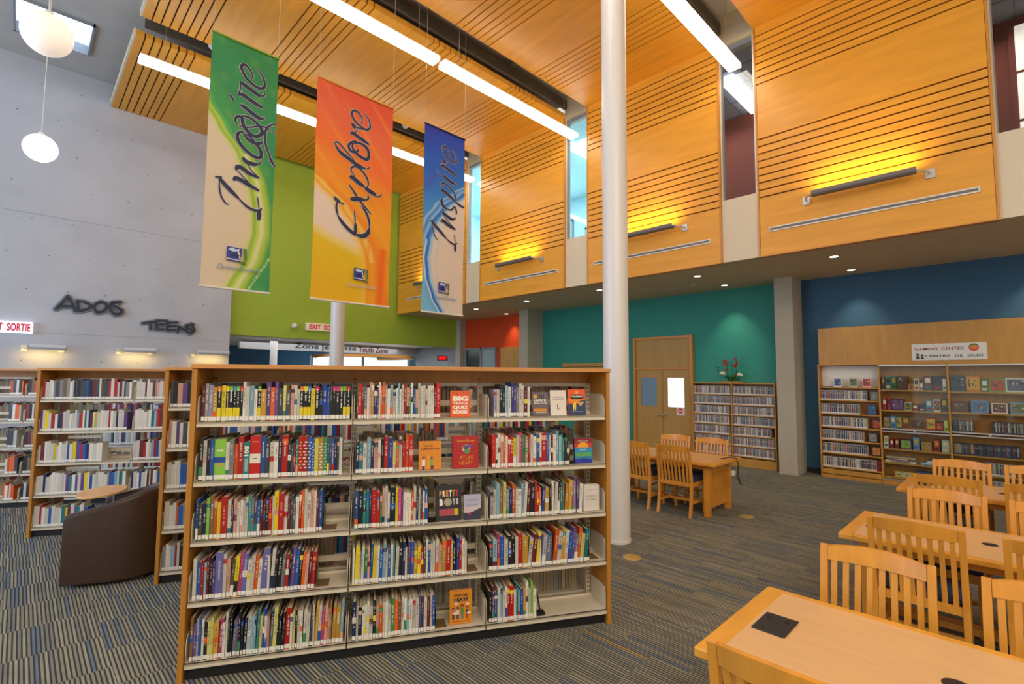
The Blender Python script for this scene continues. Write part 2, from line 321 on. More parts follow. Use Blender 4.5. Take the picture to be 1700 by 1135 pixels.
# spandrel strips (cream) and clerestory windows between the wood panels
GAPS = [(-.55, .08), (2.84, 3.43), (6.24, 6.85), (9.67, 10.26)]
for i, (a, b) in enumerate(GAPS):
    struct(BX('wall_spandrel_%d' % (i+1), 'cream', XP+.04, XP+.058, a-.0, b+.0, ZS, 4.77))
    struct(BX('wall_sill_%d' % (i+1), 'cream', XP+.04, XP+.25, a, b, 4.77, 4.80)); fr = MB(); x0, x1 = XP+.07, XP+.15
    fr.box(x0, x1, b-.035, b, 4.8, 7.5).box(x0, x1, a, b, 7.42, 7.5)
    w = struct(fr.build('window_%d' % (i+1), 'grey')); BX('white_jamb', 'white', x0-.02, x1, a, a+.04, 4.8, 7.5, parent=w); BX('white_jamb', 'cream', x0-.02, x0+.02, b-.02, b-.001, 4.8, 7.5, parent=w)
    BX('window_pane', 'glass', XP+.10, XP+.106, a+.035, b-.05, 4.80, 7.42, parent=w)
    struct(BX('trim_%d' % (i+1), 'soffit', XP+.02, XP+.3, a, b, 7.5, 8.06))
struct(BX('wall_upper_core', 'maroon', XP+.16, XP+.22, .08, 2.84, ZS+.22, 7.6))
struct(BX('wall_upper_core_b', 'white', XP+.16, XP+.22, 3.43, 6.24, ZS+.22, 7.6))
struct(BX('wall_upper_core_c', 'white', XP+.16, XP+.22, 6.85, 9.67, ZS+.22, 7.6))
struct(BX('wall_upper_core_d', 'white', XP+.16, XP+.22, 10.26, YG, ZS+.22, 7.6))
struct(BX('wall_upper_right', 'maple_y', XP, XP+.15, -6, -.57, ZS, ZC))
# upper-floor rooms seen through the clerestory
struct(BX('wall_upper_maroon', 'maroon', 11.0, 11.1, -6, 5.3, ZS+.2, 7.6))
struct(BX('wall_upper_partition', 'white', 8.6, 12.5, 5.3, 5.4, ZS+.2, 7.6))
struct(BX('wall_upper_pale', 'paleblue', 12.5, 12.6, 5.4, YG, ZS+.2, 7.6)); struct(BX('wall_upper_end', 'paleblue', 8.55, 12.5, 13.4, 13.66, ZS+.2, 7.53)); struct(BX('ceiling_upper_pale', 'paleblue', 8.5, 12.5, 5.4, YG, 7.53, 7.545))
struct(BX('ceiling_upper', mat('tile_ceiling', '8E97A6', .8), 8.5, 12.6, -6, YG, 7.56, 7.66))
g = MB()
for k in range(7): g.box(8.55+.6*k, 8.56+.6*k, -3.4, YG, 7.55, 7.56)
for k in range(28): g.box(8.55, 12.5, -3.2+.6*k, -3.19+.6*k, 7.55, 7.56)
struct(g.build('trim_ceiling_grid', mat('grid', '5C6470', .7)))
for i, (y0, y1, z0, z1) in enumerate([(7.6, 9.4, 4.2, 6.5), (9.9, 13.3, 4.2, 6.9)]):
    f = MB()
    f.box(12.42, 12.5, y0, y0+.06, z0, z1).box(12.42, 12.5, y1-.06, y1, z0, z1).box(12.42, 12.5, y0, y1, z0, z0+.06).box(12.42, 12.5, y0, y1, z1-.06, z1).box(12.42, 12.5, (y0+y1)/2-.03, (y0+y1)/2+.03, z0, z1)
    w = struct(f.build('window_%d' % (i+5), 'grey')); BX('window_pane', 'winupper', 12.47, 12.485, y0+.05, y1-.05, z0+.05, z1-.05, parent=w)
w = struct(MB().box(10.92, 11.0, -.62, -.1, 4.2, 7.4).build('window_7', 'maroon'))
for k in range(4): BX('window_pane', mat('blind_glow', 'FFFFFF', .5, 0, .75, 'F0E6DA'), 10.9, 10.92, -.56, -.18, 4.3+.78*k, 5.03+.78*k, parent=w)
tag(BX('ceiling_light', mat('upper_tube', 'FFFFFF', .5, 0, 3.2, 'F4F6FF'), 9.3, 10.9, 3.55, 3.8, 7.46, 7.55), 'recessed fluorescent light seen through the tall window beside the maroon wall', 'light')
tag(BX('ceiling_light', mat('upper_tube2', 'FFFFFF', .5, 0, 6, 'E4F6FF'), 9.3, 10.9, 7.4, 7.65, 7.46, 7.55), 'recessed fluorescent light seen through the pale blue tall window', 'light')
area('upper_room_fill_a', (9.8, 4.2, 7.3), (0, 0, 0), 1.6, 1.0, 26, (1, .95, .9))  # area lights a to d added to brighten the rooms behind the clerestory
area('upper_room_fill_b', (10.4, 8.6, 7.52), (0, 0, 0), .6, 3, 120, (.72, .92, 1))
area('upper_room_fill_c', (10.4, 11.6, 7.52), (0, 0, 0), .6, 2.5, 120, (.72, .92, 1))
area('upper_room_fill_d', (9.8, .5, 7.3), (0, 0, 0), 1.6, 1.6, 30, (1, .95, .9))
# roof deck with the skylight
dk = MB().box(-7, XP+.3, -6, 11.37, 8.05, 8.25).box(-7, XP+.3, 12.5, YG+.1, 8.05, 8.25).box(-7, -.4, 11.37, 12.5, 8.05, 8.25).box(.61, XP+.3, 11.37, 12.5, 8.05, 8.25)
struct(dk.build('ceiling', 'deck'))
w = struct(MB().box(-.42, .63, 11.35, 11.38, 8.0, 8.3).box(-.42, .63, 12.49, 12.52, 8.0, 8.3).box(-.42, -.39, 11.35, 12.52, 8.0, 8.3).box(.60, .63, 11.35, 12.52, 8.0, 8.3).build('window_8', 'grey'))
BX('window_pane', 'sky', -.39, .60, 11.38, 12.49, 8.2, 8.23, parent=w)
# wood ceiling clouds ---------------------------------------------------------
def cloud(i, y0, y1, label):
    t = thing('ceiling_cloud', label, 'ceiling panel', (XP/2+.5, (y0+y1)/2, ZC), 0, 'wood ceiling clouds'); ox, oy = XP/2+.5, (y0+y1)/2
    edges = []
    for g0 in (1.22, 2.92, 4.79, 6.66): edges += [g0+.122*k for k in range(7)]
    x = 1.09; p = MB()
    for e in edges:
        p.box(x-ox, e-.011-ox, y0-oy, y1-oy, 0, .10); x = e+.011
    p.box(x-ox, XP+.04-ox, y0-oy, y1-oy, 0, .10)
    p.build('wood_face', 'maple_y', t)
    BX('backing', 'groove', 1.10-ox, XP-ox, y0+.02-oy, y1-.02-oy, .03, .09, parent=t)
    BX('edge_trim', 'cream', 1.06-ox, 1.09-ox, y0-oy, y1-oy, 0, .11, parent=t)
    return t
PY = [(-3.3, -.55), (.08, 2.84), (3.43, 6.24), (6.85, 9.67), (10.26, 13.49)]
CL = ['slatted wood ceiling cloud nearest the camera overhead', 'slatted wood ceiling cloud right of the white column top', 'slatted wood ceiling cloud crossing behind the top of the tall white column', 'slatted wood ceiling cloud directly above the three hanging banners', 'farthest slatted wood ceiling cloud, ending at the green and concrete walls']
for i, (a, b) in enumerate(PY):
    if i: cloud(i, a, b, CL[i])
# plenum ducts and joists in the gaps
for i, (a, b) in enumerate(GAPS):
    if i == 0: continue
    gn = ['', 'nearest', 'middle', 'farthest'][i]
    tag(BX('steel_joist', 'dark', 1.2, XP, b-.065, b-.005, 7.72, 7.92), 'deep dark steel joist on the far side of the %s ceiling gap' % gn, 'joist', 'joists above the ceiling gaps')
    tag(BX('steel_joist', 'dark', 1.2, XP, a+.01, a+.05, 7.78, 7.84), 'thin dark steel joist on the near side of the %s ceiling gap' % gn, 'joist', 'joists above the ceiling gaps')
    for k in range(3):
        x = 1.75+2.4*k; tag(BX('cross_beam', 'dark', x, x+.1, a-.02, b-.07, 7.935, 8.03), 'short dark cross beam over the %s ceiling gap, %s from left' % (gn, ordw(k+1)), 'beam', 'cross beams above the ceiling gaps')
    for k, x in enumerate([(2.0,), (1.45, 3.05, 3.45), (2.2, 3.3, 6.3)][i-1]):
        tag(MB().tube([(x, a+.10, 7.83), (x, b-.10, 7.83)], .075, 14).build('duct_pipe', 'white', None), 'white pipe crossing the %s ceiling gap, %s from its left end' % (gn, ordw(k+1)), 'pipe', 'white pipes in the ceiling gaps')
# wood wall panels -----------------------------------------------------------
PL = ['', 'slatted wood wall panel at the right edge, largest of the row', 'slatted wood wall panel behind the tall white column', 'slatted wood wall panel right of the blue banner', 'farthest slatted wood wall panel, meeting the green wall']
for i, (a, b) in enumerate(PY):
    if i == 0: continue
    if i == 4: b = 13.6
    t = thing('wall_panel', PL[i], 'wall panel', (XP, (a+b)/2, ZS), 0, 'slatted wood wall panels'); oy = (a+b)/2
    p = MB(); z = 0
    for e in [4.691+.1198*k-ZS for k in range(9)]+[6.576+.1168*k-ZS for k in range(8)]:
        p.box(0, .10, a+.03-oy, b-.03-oy, z, e-.011); z = e+.011
    p.box(0, .10, a+.03-oy, b-.03-oy, z, ZC-ZS); p.build('wood_face', 'maple_y', t)
    BX('backing', 'groove', .03, .10, a+.04-oy, b-.04-oy, .05, ZC-ZS-.02, parent=t)
    e = MB().box(-.004, .115, a-oy, a+.026-oy, -.015, ZC-ZS).box(-.004, .115, b-.026-oy, b-oy, -.015, ZC-ZS).box(-.004, .115, a+.026-oy, b-.026-oy, -.015, -.002)
    e.build('edge_trim', 'trim_wood', t)
    # slot diffuser and uplight
    c = (a+b)/2+(0 if i < 4 else -.1)
    v = thing('air_vent', 'long white slot air vent low on the '+PL[i].replace('slatted wood ', '').split(',')[0], 'vent', (XP, c, 4.14), 0, 'slot vents on the wood panels')
    MB().box(-.018, -.001, -1.22, 1.22, -.035, -.018).box(-.018, -.001, -1.22, 1.22, .018, .035).box(-.018, -.001, -1.22, -1.205, -.018, .018).box(-.018, -.001, 1.205, 1.22, -.018, .018).build('vent_frame', 'white', v)
    BX('vent_slot', 'lampgrey', -.01, -.001, -1.2, 1.2, -.017, .017, parent=v)
    L = thing('wall_lamp', 'grey half-tube uplight with yellow glow on the '+PL[i].replace('slatted wood ', '').split(',')[0], 'wall lamp', (XP, c-.04, 4.5), 0, 'uplights on the wood panels')
    pr = [(-.20+.055*math.cos(q), .0+.055*math.sin(q)) for q in [PI+PI*k/10 for k in range(11)]]
    pr = [(x, z) for x, z in pr]+[(-.15+.0, .005), (-.25, .005)]
    MB().prism([(x, z) for x, z in pr[:11]]+[(-.145, .03), (-.155, .03), (-.155, .0), (-.245, .0), (-.245, .03), (-.255, .03)], 'y', -.6, .6).build('lamp_shade', 'lampgrey', L)
    for sg in (-1, 1):
        mt = MB().box(-.02, -.001, sg*.72-.05, sg*.72+.05, -.09, .03); mt.tube([(-.02, sg*.72, -.03), (-.13, sg*.70, -.03), (-.2, sg*.62, -.01), (-.2, sg*.595, 0)], .012, 8)
        mt.build('wall_bracket', 'metal', L)
    BX('lamp_tube', mat('uplight_tube', 'FFFFFF', .5, 0, 5, 'FFD870'), -.225, -.175, -.55, .55, -.005, .008, parent=L)
    ld = area('uplight_glow', (XP-.20, c-.04, 4.52), (0, math.radians(180+32), 0), .06, 1.15, 11, (1, .68, .14)); ld.data.spread = math.radians(120)
# luminaires ------------------------------------------------------------------
n = 0
for Y, rn in ((9.98, 'farthest'), (6.55, 'middle'), (3.13, 'nearest')):
    for a, b, sd in ((1.12, 4.64, 'left'), (4.76, 8.30, 'right')):
        t = thing('ceiling_light', '%s linear fluorescent light hanging in the %s row of ceiling lights' % (sd, rn), 'light', ((a+b)/2, Y, 7.0), 0, 'linear ceiling lights'); hx = (b-a)/2
        MB().box(-hx, hx, -.085, .085, .035, .07).build('housing', 'white', t)
        MB().box(-hx, hx, -.10, .10, -.03, .034).build('diffuser', 'tube', t)
        for q in (-hx+.35, hx-.35): MB().tube([(q, 0, .07), (q, 0, 1.05)], .004, 6).build('suspension_wire', 'wire', t)
# pendant globes ---------------------------------------------------------------
for (x, y, m, lb) in ((.035, 9.98, 'globe_on', 'lower white glass globe pendant hanging left of the green banner'), (.01, 6.54, 'globe', 'upper larger-looking white glass globe pendant at the top left corner')):
    t = thing('pendant_lamp', lb, 'lamp', (x, y, 5.11), 0, 'globe pendants')
    MB().lathe([(max(.001, .2*math.sin(PI*k/20)), -.2*math.cos(PI*k/20)) for k in range(21)], 32).build('globe', m, t)
    MB().lathe([(.001, .235), (.035, .235), (.04, .19), (.001, .19)], 16).build('cap', 'white', t)
    MB().tube([(0, 0, .23), (0, 0, 2.92)], .006, 6).build('cord', 'white', t)
# columns -------------------------------------------------------------------
for x, y, r, zt, lb in ((4.80, 3.20, .142, 8.05, 'tall round white steel column right of the front bookcase'), (4.74, 10.10, .145, 8.05, 'round white column rising behind the orange banner')):
    o = MB().lathe([(r+.006, 0), (r+.006, .03), (r, .035), (r, zt-.001)], 40).build('column', 'post', None, (x, y, 0)); tag(o, lb, 'column')
# downlights -----------------------------------------------------------------
def downlight(x, y, label, wash=0):
    t = thing('downlight', label, 'downlight', (x, y, ZS), 0, 'recessed soffit downlights')
    MB().lathe([(.062, -.002), (.085, -.006), (.088, 0)], 20).build('ring', 'metal', t)
    MB().lathe([(.001, -.001), (.062, -.002)], 20).build('lens', 'down', t)
    d = bpy.data.lights.new('downlight_beam', 'SPOT'); d.energy = wash*.38 if wash else 45; d.spot_size = math.radians(70 if wash else 85); d.spot_blend = .95; d.color = (1, .82, .58); d.shadow_soft_size = .04
    o = bpy.data.objects.new('downlight_beam', d); COL.objects.link(o); o.location = (x, y, ZS-.03); o.rotation_euler = (0, math.radians(-12) if wash else 0, 0)
    if wash: o.rotation_euler = (0, math.radians(-14), 0)
for x, y, lb, w in ((9.15, 2.0, 'soffit downlight nearest the camera, above the gaming case side', 0), (10.49, 2.03, 'soffit downlight washing the blue wall', 130), (10.43, 4.26, 'soffit downlight washing the teal wall above the flowers', 150),
    (9.15, 4.25, 'soffit downlight in front of the flower arrangement bay', 0), (9.12, 6.5, 'soffit downlight just left of the tall white column', 0), (9.17, 8.8, 'soffit downlight in front of the far pillar', 0),
    (9.26, 10.9, 'soffit downlight nearest the blue banner foot', 0), (10.6, 11.03, 'soffit downlight washing the orange wall', 110), (10.49, -.25, 'soffit downlight washing the blue wall at the right edge', 130)):
    downlight(x, y, lb, w)
t = thing('smoke_detector', 'small round detector on the soffit right of the white column', 'detector', (9.9, 4.7, ZS)); MB().lathe([(.001, -.03), (.05, -.028), (.06, 0)], 16).build('dome', 'soffit', t); MB().lathe([(.06, -.006), (.07, -.004), (.07, 0)], 16).build('ring', 'grey', t)
# ---------------------------------------------------------------- youth zone beyond the green wall
struct(BX('ceiling_youth', 'white', 3.0, 14.5, YG+.2, 22, 2.98, 3.1))
struct(BX('wall_youth_back', 'blue', 3.0, 14.5, 21.8, 22, 0, 3.0))
struct(BX('wall_youth_side', 'grey', 11.9, 12.0, YG+.2, 17.9, 0, 3.0))
tag(BX('bulkhead', mat('bulkhead_grey', 'B4B0AE', .7), 5.1, 11.9, 17.9, 18.1, 2.68, 2.97), 'grey bulkhead beam carrying the youth zone lettering', 'bulkhead')
w = struct(MB().box(8.3, 12.9, 19.9, 20.0, .9, .96).box(8.3, 12.9, 19.9, 20.0, 2.6, 2.68).box(8.3, 8.36, 19.9, 20.0, .9, 2.65).box(10.5, 10.6, 19.9, 20.0, .9, 2.65).box(12.8, 12.9, 19.9, 20.0, .9, 2.65).build('window_9', 'grey'))
BX('window_pane', 'winday', 8.3, 12.9, 19.96, 19.98, .9, 2.65, parent=w)
struct(BX('wall_youth_ledge', 'white', 8.0, 13.2, 19.9, 20.05, 0, .9))
ring = MB().lathe([(2.0, 0), (2.0, .1), (1.9, .1), (1.9, 0), (2.0, 0)], 48); tag(ring.build('ring_canopy', 'trim_wood', None, (9.9, 18.6, 2.5)), 'curved wooden ring canopy hanging in the youth zone', 'canopy')
o = MB().lathe([(.11, 0), (.11, 2.97)], 24).build('column', 'post', None, (5.81, 16.9, 0)); tag(o, 'slim round white column in the youth zone left of the lettering', 'column')
area('youth_zone_fill', (8, 16.5, 2.9), (0, 0, 0), 6, 3, 110, (.9, .95, 1))  # broad area light added to brighten the bulkhead and youth zone
def wall_text(name, s, x0, x1, y, z0, z1, m, label, cat='lettering', bold=.01, shear=0, parent=None):
    mb = MB(); text_on(mb, s, lambda u, v, d: (x0+(x1-x0)*u, y-d, z0+(z1-z0)*v), bold, shear, .01)
    o = mb.build(name, m, parent)
    if not parent: tag(o, label, cat)
    return o
wall_text('lettering', 'Zone jeunesse', 6.85, 9.18, 17.895, 2.715, 2.95, 'inkdark', 'dark Zone jeunesse lettering on the grey youth zone bulkhead')
wall_text('lettering', 'Youth Zone', 9.28, 10.55, 17.895, 2.72, 2.94, 'inkmaroon', 'dark red Youth Zone lettering on the grey bulkhead')
# exit signs
t = thing('exit_sign', 'cream EXIT SORTIE sign on the green wall left of the round column', 'exit sign', (6.0, YG, 3.14)); BX('sign_box', 'signcream', -.5, .55, -.10, -.001, -.1, .1, parent=t)
wall_text('sign_letters', 'EXIT  SORTIE', -.43, .48, -.102, -.065, .065, 'signred', '', parent=t, bold=.03)
t = thing('exit_sign', 'lit white EXIT SORTIE sign at the left edge of the concrete wall', 'exit sign', (0, 13.5, 2.68)); BX('sign_box', 'signface', -1.0, .13, -.10, -.001, -.11, .11, parent=t)
wall_text('sign_letters', 'EXIT  SORTIE', -.485, .095, -.102, -.075, .075, 'signred', '', parent=t, bold=.03)
t = thing('exit_sign', 'small red glowing exit sign in the doorway beyond the green wall', 'exit sign', (11.52, 15.5, 2.5)); BX('sign_box', 'inkblack', -.22, .22, .0, .06, -.09, .09, parent=t)
wall_text('sign_letters', 'EXIT', -.18, .18, -.002, -.06, .06, 'ledred', '', parent=t, bold=.04)
MB().tube([(0, .03, .09), (0, .03, .48)], .01, 6).build('stem', 'grey', t)
t = thing('dome_camera', 'small white dome camera on the green wall', 'camera', (5.19, YG, 3.13)); MB().lathe([(max(.001, .075*math.sin(PI*k/12)), -.075*math.cos(PI*k/12)) for k in range(13)], 18, None, (0, -.085, 0)).build('dome', 'white', t); BX('mount', 'white', -.05, .05, -.03, -.001, -.05, .05, parent=t)
# wall lamps on the concrete wall
for x0, x1, lb in ((-.02, .62, 'white tube wall lamp above the far left shelving'), (1.42, 2.1, 'white tube wall lamp below the two graffiti signs'), (2.78, 3.55, 'white tube wall lamp nearest the green wall')):
    c = (x0+x1)/2; t = thing('wall_lamp', lb, 'wall lamp', (c, 13.5, 2.29), 0, 'tube lamps on the concrete wall'); hw = (x1-x0)/2
    MB().tube([(-hw+.12, -.2, .03), (hw, -.2, .03)], .05, 14).build('lamp_shade', 'wall_lamp', t)
    for q in (-hw, hw-.1): MB().box(q, q+.09, -.02, -.001, -.06, .06).tube([(q+.05, -.02, 0), (q+.1, -.15, .0), (q+.12, -.17, .02)], .01, 6).build('wall_bracket', 'metal', t)
    ld = area('wall_lamp_glow', (c, 13.3, 2.22), (math.radians(35), 0, 0), .6, .06, 2.0, (1, .66, .16))
# graffiti style signs
def strokes_sign(name, label, origin, scale, strokes, back_w, front_w):
    t = thing(name, label, 'sign', origin)
    for nm, w, y0, y1, m in (('backing', back_w, -.03, -.002, 'graf'), ('letters', front_w, -.062, -.052, 'grafd')):
        mb = MB()
        for st in strokes:
            P = [Vector((x*scale, 0, z*scale)) for x, z in st]
            for p, q in zip(P, P[1:]):
                d = (q-p).normalized(); s = Vector((-d.z, 0, d.x))*w/2
                y0 -= .0003; mb.prism([((p+s).x, (p+s).z), ((p-s).x, (p-s).z), ((q-s).x, (q-s).z), ((q+s).x, (q+s).z)], 'y', y0, y1)
            for p in P:
                y0 -= .0003; mb.prism([(p.x+w/2*math.cos(k*PI/5), p.z+w/2*math.sin(k*PI/5)) for k in range(10)], 'y', y0, y1)
        if nm == 'backing':
            for st in strokes:
                if len(st) > 3 and st[0] == st[-1]: y0 -= .0003; mb.prism([(x*scale, z*scale) for x, z in st], 'y', y0, y1)
        mb.build(nm, m, t)
def dig(L, ox, oy, k=.00145): return [[((x-ox)*k, -(y-oy+.09*(x-ox)*0)*k) for x, y in s] for s in L]
def persp(L, ox, oy):   # the signs hang level; even out the slope they have in the photograph
    return [[((x-ox)*.00155, -(y-oy-.065*(x-ox))*.0016) for x, y in s] for s in L]
ados = [[(75,245),(130,165),(180,80),(225,165),(265,262)], [(130,205),(235,205)], [(275,135),(340,142),(425,190),(385,235),(300,262),(275,135)],
        [(520,135),(470,160),(448,215),(480,275),(540,262),(580,205),(570,155),(520,135)], [(725,130),(640,140),(615,165),(680,195),(745,240),(735,285),(670,295),(625,250),(610,195)]]
strokes_sign('wall_sign', 'dark grey graffiti style ADOS sign on the concrete wall', (.44, 13.5, 3.21), 1, persp(ados, 75, 170), .105, .045)
teens = [[(1040,350),(1110,335),(1180,325)], [(1120,340),(1130,430)], [(1180,320),(1195,430),(1290,430)], [(1190,310),(1310,312)], [(1210,365),(1280,362)], [(1310,335),(1320,445),(1410,440)], [(1310,335),(1430,335)], [(1320,385),(1420,385)],
         [(1440,470),(1450,390),(1530,450),(1555,395)], [(1625,360),(1545,370),(1530,395),(1590,425),(1625,460),(1590,490),(1540,455)], [(1600,350),(1640,440)]]
strokes_sign('wall_sign', 'dark grey graffiti style TEENS sign on the concrete wall', (1.86, 13.5, 2.92), 1, [[(x*1.05, z) for x, z in s] for s in persp(teens, 1040, 350)], .09, .036)

# ---------------------------------------------------------------- right wall fittings
def maple_box(*a, **k): return BX(*a, **k)
# double doors with the panel above
t = struct(MB().box(XW-.10, XW, 5.20, 5.27, 0, 2.78).box(XW-.10, XW, 6.67, 6.74, 0, 2.78).box(XW-.10, XW, 5.27, 6.67, 2.72, 2.78).box(XW-.10, XW, 5.27, 6.67, 1.99, 2.04).build('door_1', 'trim_wood'))
BX('transom_panel', 'ply', XW-.06, XW-.001, 5.27, 6.67, 2.04, 2.72, parent=t)
for a, b, m, hy in ((5.275, 5.965, 'frost', 5.90), (5.975, 6.665, 'frostdim', 6.04)):
    d = MB(); y0, y1, z0, z1 = (a+.15, b-.13, 1.12, 1.80)
    d.box(XW-.06, XW-.01, a, y0, .01, 1.985).box(XW-.06, XW-.01, y1, b, .01, 1.985).box(XW-.06, XW-.01, y0, y1, .01, z0).box(XW-.06, XW-.01, y0, y1, z1, 1.985)
    o = d.build('door_leaf', 'ply', t); BX('door_glass', m, XW-.045, XW-.035, y0, y1, z0, z1, parent=o)
    MB().tube([(XW-.06, hy, .92), (XW-.12, hy, .92), (XW-.12, hy+(.09 if hy < 5.95 else -.0), .92)] if hy < 5.95 else [(XW-.06, hy, .92), (XW-.12, hy, .92), (XW-.12, hy+.09, .92)], .012, 8).lathe([(.001, 0), (.03, 0), (.03, .01), (.001, .01)], 12, None, (XW-.07, hy, .92)).build('door_handle', 'metal', o)
t = thing('notice', 'white notice with a red no-entry roundel on the right door leaf', 'sign', (XW-.066, 5.52, 1.03)); BX('notice_sheet', 'white', -.002, .004, -.10, .10, -.09, .08, parent=t)
MB().prism([(.062*math.cos(k*PI/12), .01+.062*math.sin(k*PI/12)) for k in range(24)], 'x', -.004, -.002).build('roundel', 'signred', t); BX('bar', 'white', -.006, -.004, -.042, .042, .0, .018, parent=t)
# slatted wood display board
t = thing('slat_board', 'wooden slat board on the teal wall behind the front bookcase', 'board', (XW, 8.35, 1.1)); p = MB()
for k in range(10): p.box(-.03, -.001, -.72, .72, .0+.11*k, .095+.11*k)
p.build('slats', 'ply', t); BX('backing', 'groove', -.012, -.002, -.71, .71, .01, 1.08, parent=t)
# orange bay: glazed screen and wood doors
w = MB()
for y in (11.85, 12.55, 13.35): w.box(XW-.08, XW-.001, y-.03, y+.03, 0, 2.76)
w.box(XW-.08, XW-.001, 11.88, 13.32, 2.70, 2.76).box(XW-.08, XW-.001, 12.58, 13.32, 2.05, 2.10)
w = struct(w.build('window_10', 'grey'))
BX('window_pane', mat('dark_green_glass', '33463A', .15), XW-.04, XW-.03, 12.58, 13.32, 2.1, 2.7, parent=w); BX('window_pane', mat('brown_glass', '4A2F1C', .2), XW-.04, XW-.03, 12.58, 13.32, 0, 2.05, parent=w); BX('window_pane', mat('pale_glass', '8FA3A8', .25), XW-.04, XW-.03, 11.88, 12.52, 0, 2.7, parent=w)
t = thing('tall_cupboard', 'tall pale wood cupboard under the orange wall', 'cupboard', (XW, 10.95, 0)); 
for k in range(2): BX('cupboard_door', 'ply', -.10, -.04, -.60+.605*k, .0+.605*k-.005, .08, 2.72, parent=t, bevel=.003)
BX('cupboard_body', 'case_wood', -.04, -.001, -.62, .62, 0, 2.74, parent=t)
# gaming back panel and sign
t = tag(BX('back_panel', 'gaming_wood', XW-.27, XW-.01, -2.2, 2.64, 2.065, 2.74), 'tall plain wood panel above the gaming bookcase', 'panel')
t = thing('sign', 'white gaming centre sign board above the glass bookcase', 'sign', (XW-.272, .80, 2.25)); BX('sign_board', 'white', -.012, -.001, -.46, .46, -.135, .135, parent=t)
def sy(y0, y1, z0, z1): return lambda u, v, d: (-.012-d, y0+(y1-y0)*u, z0+(z1-z0)*v)
mb = MB(); text_on(mb, 'GAMING  CENTER', sy(.42, -.20, .03, .075), .018); mb.build('sign_letters', 'inkred', t)
mb = MB(); text_on(mb, 'CENTRE  DE  JEUX', sy(.29, -.42, -.10, -.05), .018); mb.build('sign_letters', 'inkdark', t)
def disc(y, z, r, x0, x1, a0=0, a1=2*PI, sq=1): return MB().prism([(y+r*math.cos(a0+(a1-a0)*k/20), z+sq*r*math.sin(a0+(a1-a0)*k/20)) for k in range(20 if a1-a0 > 6 else 21)], 'x', x0, x1)
disc(-.31, .06, .06, -.014, -.012, 0, PI).build('logo_dark', 'leaf', t); disc(-.31, .06, .06, -.014, -.012, PI, 2*PI).build('logo_red', 'signred', t); disc(-.31, .064, .052, -.017, -.014, 0, 2*PI, .62).build('logo_pad', 'inkgold', t)
for y, h in ((.385, .10), (.325, .08)):
    MB().box(-.014, -.012, y-.026, y+.026, -.115, -.10).box(-.014, -.012, y-.016, y+.016, -.1, -.115+h*.55).box(-.014, -.012, y-.02, y+.02, -.115+h*.6, -.115+h*.8).box(-.014, -.012, y-.008, y+.008, -.115+h*.8, -.115+h).build('chess_piece', 'inkdark', t)

# ================================================================ BANNERS
def mixc(a, b, t):
    t = max(0, min(1, t)); t = t*t*(3-2*t); return tuple(a[i]+(b[i]-a[i])*t for i in range(3))
def curve(pts, v):
    for (v0, u0), (v1, u1) in zip(pts, pts[1:]):
        if v <= v1:
            t = (v-v0)/(v1-v0); t = t*t*(3-2*t)*.5+t*.5; return u0+(u1-u0)*t
    return pts[-1][1]
def ramp(stops, x):
    if x <= stops[0][0]: return stops[0][1]
    for (a, c), (b, d) in zip(stops, stops[1:]):
        if x <= b: return mixc(c, d, (x-a)/(b-a))
    return stops[-1][1]
c_ = lin
def art_green(u, v):
    ub = curve([(0, -.9), (.27, -.12), (.36, .12), (.46, .42), (.56, .60), (.66, .68), (.76, .70), (.86, .62), (1.0, .36)], v)
    d = u-ub
    st = [(-.10, c_('DCCBB4')), (-.02, c_('D3D08A')), (.03, c_('8FB93A')), (.08, c_('B6D048')), (.14, c_('D9DDA0') if v > .45 else c_('58B45A')), (.22, c_('A9C63C') if v > .45 else c_('3C9C58')),
          (.32, c_('3F9A50')), (.6, c_('2E8E5C')), (.9, c_('2F9158')), (1.3, c_('2C8A50'))]
    c = ramp(st, d)
    s = math.sin((u*1.0+v*4.2)*9)+.6*math.sin((u-v*3)*17)
    if d > .25: c = mixc(c, c_('8CC15A'), .20*max(0, s-.3))
    if v > .85 and abs((u-.98)+(v-.86)*2.2) < .012: c = c_('B9D98A')
    return c
def art_orange(u, v):
    base = ramp([(0, c_('E4553A')), (.16, c_('E96A42')), (.30, c_('F2722E')), (.42, c_('F08C1C')), (.55, c_('F2A21A')), (.8, c_('F09A18')), (1, c_('EE8410'))], v+(.06-.12*u))
    s = math.sin((u-v*2.6)*13)+.7*math.sin((u-v*1.9)*29)
    base = mixc(base, c_('F7B13C'), .28*max(0, s-.4)); base = mixc(base, c_('DE4A22'), .22*max(0, -s-.5) if v < .9 else 0)
    ub = curve([(0, -1.2), (.42, -.25), (.47, .0), (.56, .30), (.66, .52), (.76, .64), (.82, .68), (1, .70)], v)
    d = u-ub
    if v > .44:
        inner = c_('E6D3C4'); lo = curve([(0, 0), (1, 0)], 0)
        vb = .68+.075*min(1, u/.55)**.8           # lower edge of the pale field
        inner = ramp([(-.03, c_('E6D3C4')), (.0, c_('E9D07A')), (.035, c_('E5BE12')), (.3, c_('E8B405'))], v-vb)
        c = ramp([(-.14, inner), (-.03, mixc(inner, c_('F2C244'), .6)), (.03, c_('F0A020')), (.08, c_('F4C65A') if v < .8 else c_('EFA210')), (.16, c_('F08A18')), (.30, base)], d)
        if v > .72: 
            q = u-.86-.05*math.sin(v*3); c = mixc(c, c_('F06A10'), max(0, 1-abs(q)/.08)); c = mixc(c, c_('F5860F'), max(0, 1-abs(u-.70)/.03)*.8)
        return c
    return base
